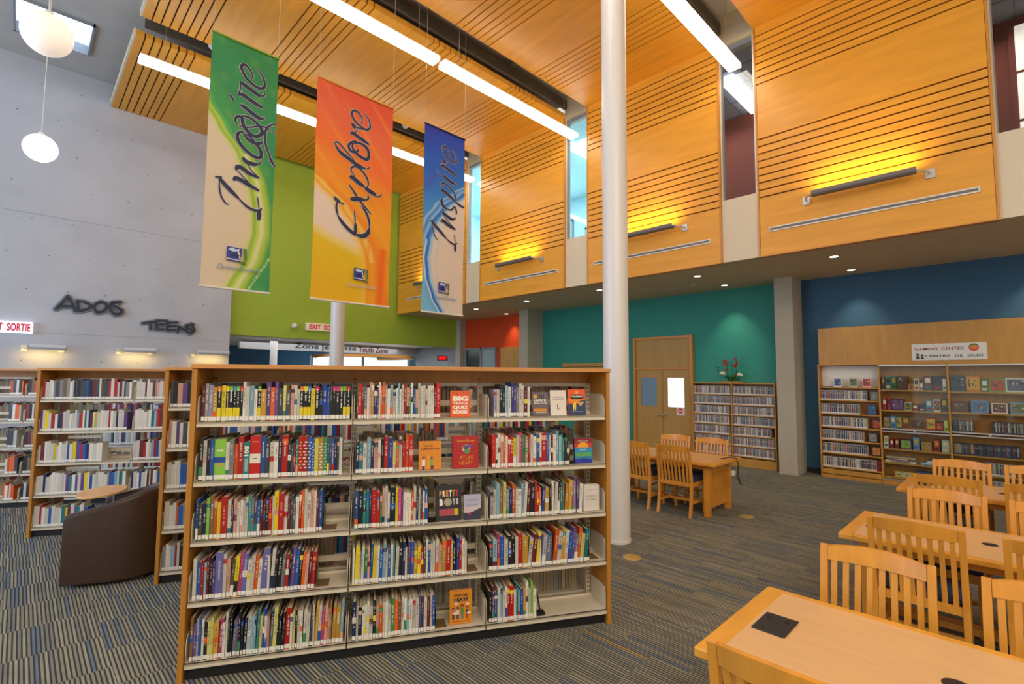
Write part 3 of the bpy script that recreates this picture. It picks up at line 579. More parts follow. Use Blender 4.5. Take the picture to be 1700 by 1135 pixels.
def art_blue(u, v):
    top = ramp([(0, c_('2B35B4')), (.08, c_('1E4CC6')), (.2, c_('1560D0')), (.32, c_('1F74D6')), (.5, c_('3F97E0')), (1, c_('4FA6E6'))], v+.05*u)
    ub = curve([(0, 2.2), (.26, 1.35), (.33, 1.0), (.42, .58), (.52, .32), (.62, .18), (.72, .12), (.82, .17), (.92, .32), (1.0, .52)], v)
    d = u-ub
    c = ramp([(-1.4, top), (-.34, top), (-.28, c_('9CCBEE')), (-.24, c_('2A7FD8')), (-.14, c_('8FC4EE')), (-.11, c_('1668CE')), (-.05, c_('2E83DA')), (.03, c_('A9CDEA')), (.09, c_('E3D3C6')), (.16, c_('E3D3C6')), (.18, c_('B5D0E4')), (.21, c_('E3D3C6')), (2, c_('E3D0C0'))], d)
    if v < .34: c = mixc(c, c_('4B3FB8'), .5*max(0, 1-abs(u-.15-(.30-v)*3)/.25))
    if v < .25: c = mixc(c, top, .6)
    if v > .55 and d < -.02-.0:
        c = ramp([(-.3, c_('7CC0EC')), (-.13, c_('6AB4E8')), (-.10, c_('DCE6EE')), (-.07, c_('2070D2')), (.0, c_('2A80DA'))], d) if v > .62 else c
    return c
def banner(x0, x1, art, strokes, name, label):
    Yb, zt, zb = 6.40, 5.775, 2.80; w = x1-x0; xc = (x0+x1)/2; h = zt-zb
    t = thing('hanging_banner', label, 'banner', (xc, Yb, zb), 0, 'hanging banners')
    nu, nv = 48, 170; me = bpy.data.meshes.new('cloth'); vs = []; cols = []
    def P(u, v, off=0): return (-w/2+w*u, -off+.010*math.sin(v*7+u*2), (1-v)*h)
    for j in range(nv+1):
        for i in range(nu+1):
            u, v = i/nu, j/nv; vs.append(P(u, v)); cols.append(art(u, v))
    n0 = len(vs); vs += [(x, y+.003, z) for x, y, z in vs]
    fs = []
    for j in range(nv):
        for i in range(nu):
            a = j*(nu+1)+i; fs.append((a, a+nu+1, a+nu+2, a+1)); fs.append((n0+a, n0+a+1, n0+a+nu+2, n0+a+nu+1))
    me.from_pydata(vs, [], fs); me.materials.append(M['cloth']); at = me.color_attributes.new('Col', 'FLOAT_COLOR', 'POINT')
    at.data.foreach_set('color', [q for c in cols+cols for q in (*c, 1)]); me.polygons.foreach_set('use_smooth', [True]*len(fs)); me.update()
    o = bpy.data.objects.new('cloth', me); COL.objects.link(o); o.parent = t
    # lettering: halo then ink
    for nm, m, dw, off in (('letter_halo', 'halo', .012, .006), ('lettering', 'navyink', 0, .009)):
        mb = MB()
        for wd, pts in strokes:
            Q = [Vector(((u/1000-.5)*w, (1-v/1000)*h)) for u, v in pts]
            # smooth with Catmull-Rom
            R = []
            for i in range(len(Q)-1):
                a, b, c, d = Q[max(i-1, 0)], Q[i], Q[i+1], Q[min(i+2, len(Q)-1)]
                for k in range(4):
                    s = k/4; R.append(.5*((2*b)+(c-a)*s+(2*a-5*b+4*c-d)*s*s+(-a+3*b-3*c+d)*s**3))
            R.append(Q[-1]); L = []; n = len(R)
            for i, p in enumerate(R):
                d = (R[min(i+1, n-1)]-R[max(i-1, 0)]); d = d.normalized() if d.length > 1e-6 else Vector((1, 0)); s = Vector((-d.y, d.x))
                f = min(1, .45+.55*min(i, n-1-i)/max(1, n*.25)) if wd < .03 else 1
                ww = wd*2.2*f/2+dw*.55; y = -off+.010*math.sin((1-p.y/h)*7+(p.x/w+.5)*2)
                L.append(((p+s*ww).x, y, (p+s*ww).y)); L.append(((p-s*ww).x, y, (p-s*ww).y))
            mb.add(L, [(2*i, 2*i+1, 2*i+3, 2*i+2) for i in range(n-1)])
        mb.build(nm, m, t, fixn=False)
    # town emblem and its line of script near the foot
    cx, cz, e = (.10*w if art is art_orange else -.02*w), .135*h, .085; yy = -.022
    if art is art_blue: cx = 0
    lg = MB(); q = lambda pts, c: lg.quad([(cx+x*e*1.25, yy, cz+z*e) for x, z in pts], lin(c))
    q([(-1, -.9), (.35, -1.0), (.55, .95), (-1, 1)], '2A3F9C'); q([(.62, 1.0), (1.0, .95), (1.0, -.6), (.85, -.9)], '5C7A3A'); q([(.2, -1.0), (1.0, -1.3), (.9, -.85), (.4, -.85)], '5C7A3A')
    yy = -.024; q([(-.9, .55), (-.5, .9), (-.1, .7), (.3, .9), (.2, .5), (-.4, .35)], 'C9D6F2'); q([(-.7, -.1), (-.1, .15), (.3, -.1), (.1, -.45), (-.6, -.4)], '182A6E'); q([(-1, -.62), (.45, -.72), (.36, -.82), (-1, -.75)], 'E8E4DA'); q([(.05, .5), (.2, .5), (.4, -.5), (.25, -.5)], 'E8E4DA')
    lg.build('emblem', 'print', t, fixn=False)
    mb = MB(); text_on(mb, 'Clarence-Rockland', lambda u, v, d: (cx-.2+.46*u, -.020-d, cz-.185+.055*v+.0*u), .0, .35); mb.build('emblem_script', 'halo' if art is art_orange else 'inkblue', t)
    for z, m in ((h+.008, 'banner_rod'), (-.008, 'banner_rod')):
        MB().tube([(-w/2-.005, 0, z), (w/2+.005, 0, z)], .014, 10).build(m, 'white' if z < 0 else ('leafl' if art is art_green else 'inkgold' if art is art_orange else 'navyink'), t)
    for sx in (-w/2+.01, w/2-.01): MB().tube([(sx, 0, h+.02), (sx, 0, 8.05-zb-.002)], .003, 6).build('hanging_wire', 'wire', t)
banner(1.382, 2.12, art_green, STROKES['imagine'], 'imagine', 'green and white hanging banner lettered Imagine, leftmost of three')
banner(2.625, 3.77, art_orange, STROKES['explore'], 'explore', 'orange and yellow hanging banner lettered Explore, middle of three')
banner(4.338, 5.148, art_blue, STROKES['inspire'], 'inspire', 'blue and white hanging banner lettered Inspire, rightmost of three')

# ================================================================ CHAIRS AND TABLES
def make_chair(label, group):
    t = thing('dining_chair', label, 'chair', (0, 0, 0), 0, group)
    W2, SD = .225, .21
    def rx(z): return -.20-.16*max(0, z-.42)**1.25 if z > .42 else -.20-.05*((.42-z)/.42)**2
    for s in (-1, 1):
        m = MB(); zs = [0, .12, .25, .42, .55, .68, .80, .90]
        m.strip([(rx(a), s*W2, a) for a in zs], .034, [.036, .036, .036, .036, .034, .031, .028, .026]); m.build('leg', 'oak', t, bevel=.003)
        m = MB(); m.bar((SD, s*.205, 0), (SD-.005, s*.205, .40), .036, .036); m.build('leg', 'oak', t, bevel=.004)
    # curved top rail
    def rail(z0, z1, arch, th, nm, depth=.035):
        m = MB(); n = 12; vs = []
        for i in range(n+1):
            y = -W2+.019+(2*W2-.038)*i/n; q = 1-((i/n-.5)*2)**2; zz1 = z1+arch*q
            for z, dx in ((z0, 0), (zz1, 0), (zz1, -th), (z0, -th)): vs.append((rx(z)+th/2-depth*q+dx, y, z))
        fs = []
        for i in range(n):
            a = i*4; b = a+4
            fs += [(a, b, b+1, a+1), (a+1, b+1, b+2, a+2), (a+2, b+2, b+3, a+3), (a+3, b+3, b, a)]
        fs += [(0, 1, 2, 3), (n*4+3, n*4+2, n*4+1, n*4)]
        m.add(vs, fs); return m.build(nm, 'oak', t)
    rail(.825, .895, .018, .024, 'top_rail'); rail(.385, .435, 0, .022, 'lower_back_rail', .0)
    m = MB()
    for k in range(8):
        f = (k+.5)/8; y = -W2+.02+(2*W2-.04)*f; q = 1-((f-.5)*2)**2
        zs = [.425, .52, .61, .72, .835]
        m.strip([(rx(a)-(.035*(a-.42)/.41)*q, y, a) for a in zs], .026, .012)
    m.build('back_slats', 'oak', t)
    m = MB().box(-.19, .20, -.222, -.20, .37, .43).box(-.19, .20, .20, .222, .37, .43).box(.19, .222, -.205, .205, .37, .43); m.build('seat_frame', 'oak', t, bevel=.003)
    m = MB(); prof = [(-.172, .0), (-.18, .02), (-.168, .045), (-.1, .058), (.1, .058), (.20, .045), (.215, .02), (.205, 0)]
    vs = []; fs = []
    for i, y in enumerate([-.215, -.205, -.17, 0, .17, .205, .215]):
        k = [0.25, .7, .95, 1.0, .95, .7, .25][i]
        for x, z in prof: vs.append((x+.0, y, .43+z*k))
    for i in range(6):
        for j in range(8): fs.append((i*8+j, i*8+(j+1) % 8, (i+1)*8+(j+1) % 8, (i+1)*8+j))
    fs += [tuple(range(8)), tuple(range(55, 47, -1))]
    m.add(vs, fs, None, True); m.build('seat_cushion', 'seat', t)
    for s in (-1, 1): MB().bar((-.21, s*.21, .17), (.20, s*.205, .17), .018, .028).build('stretcher', 'oak', t)
    MB().bar((0, -.205, .17), (0, .205, .17), .018, .028, side=(1, 0, 0)).build('stretcher', 'oak', t)
    return t
chair0 = None
def chair(x, y, far, label, group, dr=0):
    global chair0
    rz = (PI if far else 0)+dr
    if chair0 is None: chair0 = make_chair(label, group); chair0.location = (x, y, 0); chair0.rotation_euler.z = rz; return chair0
    return dup(chair0, (x, y, 0), rz, label, group)
def table(xa, ya, L, label, wd=.86):
    """top from (xa, ya) running towards -Y by L"""
    t = thing('reading_table', label, 'table', (xa+wd/2, ya-L/2, 0), 0, 'reading tables'); hw, hl, zt = wd/2, L/2, .70
    m = MB(); e = .085
    m.box(-hw, -hw+.05, -hl+e, hl-e, zt-.038, zt).box(hw-.05, hw, -hl+e, hl-e, zt-.038, zt).box(-hw, hw, hl-e, hl, zt-.038, zt).box(-hw, hw, -hl, -hl+e, zt-.038, zt)
    m.build('table_edge', 'oak_edge', t, bevel=.006)
    BX('table_top', 'laminate', -hw+.05, hw-.05, -hl+e, hl-e, zt-.036, zt+.0005, parent=t)
    lx, ly = hw-.11, hl-.15
    for sx in (-1, 1):
        for s in (-1, 1): BX('leg', 'oak', sx*lx-.036, sx*lx+.036, s*ly-.036, s*ly+.036, 0, zt-.038, parent=t, bevel=.004)
    for s in (-1, 1):
        m = MB().box(-lx+.036, lx-.036, s*ly-.014, s*ly+.014, .10, .15).box(-lx+.036, lx-.036, s*ly-.014, s*ly+.014, .555, .60)
        for k in range(9):
            x = -lx+.036+(2*lx-.072)*(k+.5)/9; m.box(x-.013, x+.013, s*ly-.008, s*ly+.008, .15, .555)
        m.build('end_slats', 'oak', t)
        BX('apron', 'oak', -lx+.036, lx-.036, s*ly-.011, s*ly+.011, .60, zt-.038, parent=t)
    for sx in (-1, 1): BX('apron', 'oak', sx*lx-.011, sx*lx+.011, -ly+.036, ly-.036, .60, zt-.038, parent=t)
    BX('stretcher', 'oak', -.05, .05, -ly, ly, .10, .14, parent=t)
    px = 0.0
    p = BX('power_module', 'blackplastic', px-.10, px+.10, hl-e-.155, hl-e-.02, zt, zt+.006, parent=t, bevel=.002)
    for q in (-.035, .035): MB().lathe([(.001, .0075), (.014, .0075), (.014, .005), (.001, .005)], 12, None, (px+.05, hl-e-.085+q, zt)).build('socket', 'black', p)
    g = MB().lathe([(.001, .004), (.036, .004), (.042, .0025), (.043, 0)], 20, None, (px-.0, 0, zt)).build('grommet', 'blackplastic', t)
    return t
TL = 1.83
table(2.02, .985, 1.55, 'nearest long wooden reading table, at the bottom right corner')
table(4.23, .965, 1.55, 'long wooden reading table in the middle of the right-hand column of tables')
table(6.39, .935, 1.55, 'long wooden reading table nearest the glass gaming bookcase')
ct = table(6.34, 4.60, TL, 'long wooden reading table in the aisle behind the tall white column')
G = 'slat-back wooden chairs'
chair(2.0, .555, False, 'slat-back wooden chair in the lowest foreground, back turned', G)
chair(2.91, .565, True, 'slat-back wooden chair across the nearest table, facing the camera', G)
chair(2.91, -.075, True, 'slat-back wooden chair cut by the right edge beside the nearest table', G)
chair(4.29, .51, False, 'slat-back wooden chair, back turned, left one, near side of middle table', G)
chair(4.29, -.13, False, 'slat-back wooden chair, back turned, at the right edge by the middle table', G)
chair(5.05, .46, True, 'slat-back wooden chair facing the camera across the middle table, left one', G)
chair(5.05, -.14, True, 'slat-back wooden chair facing the camera across the middle table, right edge', G)
chair(6.40, .52, False, 'slat-back wooden chair, back turned, left one, table by gaming bookcase', G)
chair(6.44, -.10, False, 'slat-back wooden chair, back turned, right edge, table by gaming bookcase', G)
chair(7.16, .50, True, 'slat-back wooden chair directly before the gaming bookcase glass doors, left one', G)
chair(7.20, -.08, True, 'slat-back wooden chair before the gaming bookcase, at the right edge', G)
chair(6.465, 3.27, False, 'slat-back wooden chair, back turned, nearer the end of the aisle table', G)
chair(6.45, 3.86, False, 'slat-back wooden chair, back turned, half hidden by the tall white column', G)
chair(7.12, 3.25, True, 'slat-back wooden chair across the aisle table, in front of the disc shelves', G)
chair(7.12, 3.83, True, 'slat-back wooden chair across the aisle table, in front of the double doors', G)
# cord hanging from the aisle table
t = thing('power_cord', 'black power cord with white adapter hanging off the end of the aisle table', 'cord', (6.85, 2.77, .70))
MB().tube([(-.05, .12, .012), (.1, .06, .02), (.16, -.01, .01), (.17, -.03, -.06), (.15, -.03, -.18), (.19, -.035, -.30), (.24, -.04, -.36), (.2, -.04, -.33), (.08, -.04, -.22), (.0, -.04, -.16)], .006, 6).build('cord', 'black', t)
BX('adapter', 'white', -.06, .0, -.06, -.02, -.19, -.13, parent=t, bevel=.004)
for x, y, lb in ((4.47, 2.81, 'round brass floor box near the foot of the tall white column'), (6.85, 2.58, 'round brass floor box beside the aisle table leg')):
    o = MB().lathe([(.001, .006), (.075, .006), (.09, .002), (.092, 0)], 24).build('floor_box', 'brass', None, (x, y, .0)); tag(o, lb, 'floor box', 'brass floor boxes')

# ================================================================ TUB CHAIR
t = thing('tub_chair', 'dark brown vinyl tub chair with a tablet arm, side turned to the camera', 'armchair', (.755, 5.885, 0), ANG)
def upath(r_out, fx):
    P = [(-fx, -r_out)]; P += [(.02+r_out*math.sin(a), -r_out*math.cos(a)) for a in [PI*k/16 for k in range(17)]]; P += [(-fx, r_out)]; return P
po, pi_ = upath(.40, .28), upath(.29, .27)
vs = []; n = len(po)
for (xo, yo), (xi, yi) in zip(po, pi_):
    zt = .60+.17*max(0, min(1, (xo+.28)/.6))**1.2
    vs += [(xo, yo, .03), (xo, yo, zt-.02), (xo*.97, yo*.97, zt), (xi*1.03, yi*1.03, zt), (xi, yi, zt-.03), (xi, yi, .03)]
fs = [(i*6+j, i*6+(j+1) % 6, (i+1)*6+(j+1) % 6, (i+1)*6+j) for i in range(n-1) for j in range(6)]+[(0, 1, 2, 3, 4, 5), tuple((n-1)*6+k for k in (5, 4, 3, 2, 1, 0))]
MB().add(vs, fs, None, True).build('back_and_arms', 'leather', t, bevel=.012)
MB().box(-.30, .22, -.285, .285, .28, .42).build('seat_cushion', 'leather', t, bevel=.03); MB().box(-.26, .25, -.27, .27, .03, .28).build('seat_base', 'leather', t)
MB().box(-.25, .3, -.3, .3, 0, .03).build('plinth', 'black', t)
tb = MB().prism([(-.22+.17*math.cos(k*PI/18), .10+.27*math.sin(k*PI/18)) for k in range(36)], 'z', .685, .705).build('tablet_arm', 'laminate', t, bevel=.004)
MB().tube([(-.2, .30, .55), (-.2, .30, .64), (-.2, .2, .684)], .018, 10).build('tablet_bracket', 'lampgrey', tb)

# ================================================================ BOOKCASES
BAY = .905; ZL = [.0725, .421, .771, 1.122, 1.476]; ZTOP = 1.83
def shelf_mb(w, back, kick):
    m = MB().box(.004, w-.004, .0, .27, .018, .030).box(.004, w-.004, 0, .012, 0, .030).box(.004, w-.004, .26, .27, 0, .045)
    return m
def bookcase(t0, n0, nb, label, two=True):
    t = thing('bookcase', label, 'bookcase', tn(t0, n0), ANG, 'slanted rows of library bookcases'); L = nb*BAY; D = .60
    BX('end_panel', 'case_wood', -.03, 0, -.01, D+.01, 0, ZTOP, parent=t, bevel=.003); BX('end_panel', 'case_wood', L, L+.03, -.01, D+.01, 0, ZTOP, parent=t, bevel=.003)
    BX('top_board', 'case_top', -.035, L+.035, -.02, D+.02, ZTOP+.0, ZTOP+.028, parent=t, bevel=.003)
    BX('kick_base', 'black', .0, L, .03, D-.03, 0, .07, parent=t)
    BX('top_valance', 'case_wood', .002, L-.002, D/2-.008, D/2+.008, ZTOP-.085, ZTOP-.001, parent=t)
    for k in range(nb+1):
        x = min(max(k*BAY, .02), L-.02)
        u = BX('upright', 'steel', x-.018, x+.018, D/2-.02, D/2+.02, .07, ZTOP-.0855, parent=t)
        hs = MB()
        for j in range(52):
            z = .12+.0322*j
            for yy in (D/2-.0206, D/2+.0202): hs.box(x-.009, x-.004, yy, yy+.0004, z, z+.016).box(x+.004, x+.009, yy, yy+.0004, z, z+.016)
        hs.build('slots', 'steel_hole', u)
    for b in range(nb):
        cb = MB()
        for z in ZL: cb.box(b*BAY+.02, (b+1)*BAY-.02, D/2-.006, D/2+.006, z+.10, z+.14) if z > .1 else None
        cb.box(b*BAY+.02, (b+1)*BAY-.02, D/2-.014, D/2+.014, ZTOP-.11, ZTOP-.086)
        cb.build('cross_bar', 'steel', t)
        for z in ZL:
            for side in ((0, 1) if two else (0,)):
                o = shelf_mb(BAY, 0, 0).build('shelf', 'steel', t, (b*BAY, 0, z) if side == 0 else ((b+1)*BAY, D, z), (0, 0, 0 if side == 0 else PI))
                for x in (.004, BAY-.008):
                    pr = [(.012, .03), (.26, .03), (.26, .19), (.06, .19), (.035, .183), (.019, .165), (.012, .14)]
                    MB().prism([(y, zz) for y, zz in pr], 'x', x, x+.0035).build('shelf_bracket', 'steel', o)
    return t
FT0, FN0 = -1.012, 3.44
bookcase(FT0, FN0, 3, 'front wood-ended double-sided bookcase of three bays, largest in the photo')
bookcase(-1.71, 5.06, 4, 'slanted bookcase directly behind the front one, beside the brown tub chair')
bookcase(-3.56, 6.83, 4, 'slanted bookcase behind the brown tub chair')
bookcase(-6.34, 8.37, 5, 'farthest slanted bookcase, at the left edge of the photo')

PAL = dict(w='E4DDD2', W='F0ECE6', k='1E1D22', K='191A1E', y='E8CF1E', Y='D8D27A', r='B8201E', R='C81A16', o='E5631C', b='2458A8', B='1A3FA0', n='1E2A55', g='3F8A4E', G='8CC84A', p='6A4A8E', L='7A78C0', l='A9A4C0',
    m='C2417A', P='D9A08E', t='1F7A80', d='4A4C54', e='8F8E92', c='8FB8CC', u='6E1F2C', h='8A6A46', f='17181C', H='6E7078', T='3C8C88', x='D2A23C', s='504A2A')
NAME = dict(w='white', W='white', k='black', K='thick black', y='yellow', Y='pale yellow', r='dark red', R='thick red', o='orange', b='blue', B='deep blue', n='navy', g='green', G='lime green', p='purple', L='lavender', l='grey-lilac',
    m='magenta', P='salmon', t='teal', d='charcoal', e='grey', c='pale blue', u='maroon', h='brown', f='black and yellow', H='slate', T='sea green', x='mustard', s='olive')
THICK = dict(K=1.7, R=1.6, B=1.15, L=1.9, G=1.2, x=1.3, H=1.2, y=1.1, w=.95, k=.95, f=1.0, p=.9, t=.9, T=.9, o=1.05, s=.9)
SH = [ # bay, shelf from the top, first t, last t, codes, height factor
 (0,0,-1.000,-.123,'uelxfyfffffwwcwfxpopdYdPwwfffyfkBbkfffff',1.0),
 (0,1,-.998,-.164,'kwkbGweoRtRbdwwnRkdutRRbbyxgtpbndw',1.05),
 (0,2,-.998,-.273,'bsnGhoyRwnPwwwwTHdbuukrwyRwudHwrowwPwub',1.08),
 (0,3,-.998,-.308,'wbrcukpLwPsymLwwowLwwkKHrkpbkoPur',1.08),
 (0,4,-.998,-.128,'hplbwkYYxmwwkkHpkknwccTYbwPHYkkkRwYkwwwwdwxwmPPhxxc',1.05),
 (1,0,-.085,.469,'RuHwPxnpwooPwcwwcwwrPgwbPwwwwwwwuR',1.0),
 (1,1,-.091,.292,'ntwcnPwkrBYowroR',1.0),
 (1,2,-.089,.396,'bKttnRrgPwwKympwwwowdwdwb',1.05),
 (1,3,-.092,.667,'wywwgPbywbcwbwTwknwpbxyrdwbwwwPxRYkBrww',1.0),
 (1,4,-.084,.457,'nwkwwwwkPowwwgohwwcwwwpdwuwb',1.0),
 (2,0,.836,1.115,'lwkkcwBpewwuw',1.0),
 (2,1,.826,1.425,'RwwPowrrywmgPrwWbwRbwuwccTTkk',1.0),
 (2,2,.816,1.52,'ewchYlnowwcwuKrrobxkwwkthxxmlpw',1.0),
 (2,3,.811,1.581,'kcmbwkkwrxwuywlHbowxwbpHoYtk',1.0),
 (2,4,.815,1.17,'kubwcwwrRwtcbxwwGw',1.0)]
SN = ['top', 'second', 'middle', 'fourth', 'bottom']; BN = ['left', 'middle', 'right']
rnd = random.Random(7)
def shade(c, a): return tuple(max(0, min(1, x*a)) for x in c)
def book_geo(m, w, dp, h, code, x0=0, y0=0, rn=rnd, detail=True, special=None):
    """cover boards, spine and print into builder m; spine faces -y"""
    col = shade(lin(PAL[code]), rn.uniform(.62, 1.02)); t = .0025; s = .003
    if not detail:
        m.box(x0, x0+w, y0, y0+dp, 0, h, col); m.box(x0+.002, x0+w-.002, y0+.004, y0+dp+.0005, .002, h+.0006, lin('CDBFA4')); 
        m.quad([(x0+.001, y0-.0005, .004), (x0+w-.001, y0-.0005, .004), (x0+w-.001, y0-.0005, .03), (x0+.001, y0-.0005, .03)], lin('E8E4DC')); return
    m.box(x0, x0+t, y0, y0+dp, 0, h, col).box(x0+w-t, x0+w, y0, y0+dp, 0, h, col)
    m.box(x0+t, x0+w-t, y0, y0+s, 0, h, col)
    f = lambda a, b, z0, z1, c, d=.0003: m.quad([(x0+w*a, y0-d, z0), (x0+w*b, y0-d, z0), (x0+w*b, y0-d, z1), (x0+w*a, y0-d, z1)], c)
    lum = col[0]*.3+col[1]*.6+col[2]*.1
    ink = lin('F2EEE4') if lum < .35 else lin(rn.choice(['1E2030', '7A2020', '24406A', '2A2A2A']))
    if special:
        if special == 'landscape': f(0, 1, h*.42, h*.56, lin('1E4FA0')); f(.2, .8, h*.34, h*.42, lin('C8A05A')); f(.2, .8, h*.7, h*.74, lin('E8E4C8')); return
        if special == '501':
            text_on(m, '501', lambda u, v, d: (x0+w*(.15+.7*v), y0-.0006-d*.2, h*(.62+.28*(1-u))), .05, 0, .001, lin('F2EEE4'))
            for q in (.3, .58): f(q, q+.12, h*.2, h*.56, lin('C8D0C8'))
            return
        if special == 'flag': f(0, 1, h*.36, h*.58, lin('E6DED2')); f(.2, .8, h*.85, h*.87, lin('D8A08A')); f(.3, .7, h*.46, h*.48, lin('6A6A6A')); return
        bc = lin(rn.choice(['D8D4CC', 'B8C0C8', 'C8B86A', 'D8D4CC']))
        for q in range(9): f(.1 if q % 2 else .35, .65 if q % 2 else .9, h*(.2+.08*q), h*(.235+.08*q), bc)
        return
    if code == 'f':
        f(.02, .98, h*.80, h*.93, lin(rn.choice(['C8286A', 'E8CF1E', '2C8CC8', '7AAE3A', 'D02C2C', 'E07A1E'])))
        f(.0, 1, .03, h*(.36 if rn.random() < .6 else .06), lin('E6CE12')); ink = lin('F0EEE6')
    elif rn.random() < .45:
        bc = lin(PAL[rn.choice('wwkrbyongtuP')]); k = rn.choice([0, 1, 2])
        if k == 0: f(0, 1, h*.78, h*rn.uniform(.86, .95), bc)
        elif k == 1: f(0, 1, .03, h*rn.uniform(.25, .4), bc)
        else: f(0, 1, h*.45, h*.6, bc)
    z = h*.86; z1 = h*rn.uniform(.3, .6); a = rn.uniform(.3, .4); kk = rn.uniform(.35, .8) if code != 'f' else 1; inkc = tuple(col[q]*(1-kk)+ink[q]*kk for q in range(3))
    while z > z1:
        g = rn.uniform(.003, .008)
        if rn.random() < .72: f(a, 1-a, z-g, z, inkc, .0006)
        z -= g+rn.uniform(.0015, .004)
specs = []
for bay, sh, ta, tb, codes, hf in SH:
    ws = [THICK.get(c, 1)*rnd.uniform(.75, 1.3) for c in codes]; tot = (tb-ta-.012); k = tot/sum(ws); x = ta+.008
    if (bay, sh) == (0, 1): ws[4] = 2.9; ws[9] = 1.6; ws[10] = 2.8; ws = [w*(.8 if i > 17 else 1) for i, w in enumerate(ws)]
    tot_k = tot/sum(ws); k = tot_k
    for i, (c, w) in enumerate(zip(codes, ws)):
        w *= k; hh = rnd.uniform(.195, .248)*hf
        if c == 'f': hh = .232
        if c in 'KRLGB': hh = rnd.uniform(.225, .25)*hf
        if sh == 1 and bay == 0 and i >= 24: hh = .235
        if sh == 0: hh = min(hh, .245)
        hh = min(hh, .285); lean = {(0,3): 3.0 if i > 9 else 0, (2,3): 6.0 if i > 9 else 0, (1,3): 1.5, (2,2): 3 if i > 10 else 0, (0,4): 2 if i > 8 else 0}.get((bay, sh), 0)
        specs.append(dict(lean=lean, bay=bay, sh=sh, i=i+1, c=c, x=x, w=w-.0012, h=hh, d=rnd.uniform(.14, .175), y=FN0+.016+rnd.uniform(0, .012), z=ZL[4-sh]+.0305)); x += w
def proj_area(P, w, h):
    v = Vector(P)-Vector((0, 0, H)); dd = v.dot(fw); return w*h/dd**2*max(.2, abs(v.normalized().dot(NY)))
for s in specs: s['a'] = proj_area(tn(s['x']+s['w']/2, s['y'], s['z']+.1), s['w'], s['h'])
NDISP = 12
specs.sort(key=lambda s: -s['a']); solo = specs[:300-NDISP]; rest = specs[300-NDISP:]
mt = mat('cover_generic')
stuff = MB()
for s in solo:
    m = MB(); r = random.Random(s['bay']*1000+s['sh']*100+s['i']); book_geo(m, s['w'], s['d'], s['h'], s['c'], rn=r, special={(0, 1, 5): 'landscape', (0, 1, 10): '501', (0, 1, 11): 'flag'}.get((s['bay'], s['sh'], s['i'])) or ('series' if (s['bay'], s['sh']) == (0, 1) and s['i'] > 18 else None))
    o = m.build('book', 'print', None, tn(s['x'], s['y'], s['z']+s['w']*math.sin(math.radians(s['lean']))), (0, math.radians(s['lean']), ANG), fixn=False)
    tag(o, '%s book, %s from left, %s shelf, %s bay, front bookcase' % (NAME[s['c']], ordw(s['i']), SN[s['sh']], BN[s['bay']]), 'book', 'books on the front bookcase')
    BX('pages', 'paper', .0026, s['w']-.0026, .0032, s['d']-.003, .003, s['h']-.003, parent=o)
    MB().box(.0006, s['w']-.0006, -.0012, -.0007, .006, .030).build('spine_label', 'sticker', o)
def stuff_books(t, n, z, x0, x1, codes='wwwkrbyongtuPcdeKRHwwm', back=False, depth=.15, rn=rnd, fill=1.0, hl=(.19, .24)):
    global stuff
    """a run of books; back=True shows page edges towards -n"""
    stuff.T = Matrix.Translation(tn(t, n, z)) @ Matrix.Rotation(ANG, 4, 'Z'); x = x0
    while x < x1:
        w = rn.uniform(.014, .038); h = rn.uniform(*hl)
        if x+w > x1: break
        if rn.random() < fill:
            if back:
                cc = shade(lin(PAL[rn.choice(codes)]), .9); stuff.box(x, x+w-.001, 0, depth, 0, h, cc); stuff.box(x+.003, x+w-.004, -.001, depth-.01, .003, h-.004, lin(rn.choice(['B9A888', 'A8977A', 'C4B494'])))
            else: book_geo(stuff, w-.001, depth, h, rn.choice(codes), x, 0, rn, detail=(t < -2 and n < 5.2))
        x += w
    stuff.T = None
for s in rest:
    stuff.T = Matrix.Translation(tn(s['x'], s['y'], s['z'])) @ Matrix.Rotation(ANG, 4, 'Z'); book_geo(stuff, s['w'], s['d'], s['h'], s['c'])
    stuff.box(.003, s['w']-.003, .004, s['d']-.003, .003, s['h']-.003, lin('CDBFA4')); stuff.quad([(.001, -.0012, .006), (s['w']-.001, -.0012, .006), (s['w']-.001, -.0012, .03), (.001, -.0012, .03)], lin('EDE9E2'))
stuff.T = None
# back side of the front case (page edges towards the camera)
for b in range(3):
    for z in ZL: stuff_books(FT0+b*BAY, FN0+.42, z+.0305, .03, rnd.uniform(.55, .87), back=True, depth=.15)
# row 2 front, row 3 front, row 4 front
for b in range(4):
    for k, z in enumerate(ZL):
        stuff_books(-1.71+b*BAY, 5.06+.018, z+.0305, .012, .87 if b == 0 else rnd.uniform(.6, .88), codes='wwwPkpbbwwdn' if b == 0 and k > 1 else 'wwwkrbyongtuPcdem')
        stuff_books(-1.71+b*BAY, 5.06+.43, z+.0305, .012, rnd.uniform(.6, .88), back=True)
for b in range(4):
    for k, z in enumerate(ZL):
        e = .87 if not (b == 0 and k == 2) else .62
        if b == 0 and k == 0: e = .52
        stuff_books(-3.56+b*BAY, 6.83+.018, z+.0305, .012, e, codes='wwwcbwwwrbwgwpntywwu' if k < 4 else 'uekdwwkrPbhdwww')
for b in range(5):
    for k, z in enumerate(ZL):
        if b == 1 or b == 2:
            segs = [(.0, .12, 'rrkw'), (.72, .87, 'wkod')] if b == 1 else [(.012, .2, 'orukwh')]
            for a, e, cs in segs: stuff_books(-6.34+b*BAY, 8.37+.02, z+.0305, a+.012, e, codes=cs)
            stuff_books(-6.34+b*BAY, 8.37+.43, z+.0305, .012, .87, back=True)
        else: stuff_books(-6.34+b*BAY, 8.37+.02, z+.0305, .012, .85, codes='wwkrbouH')
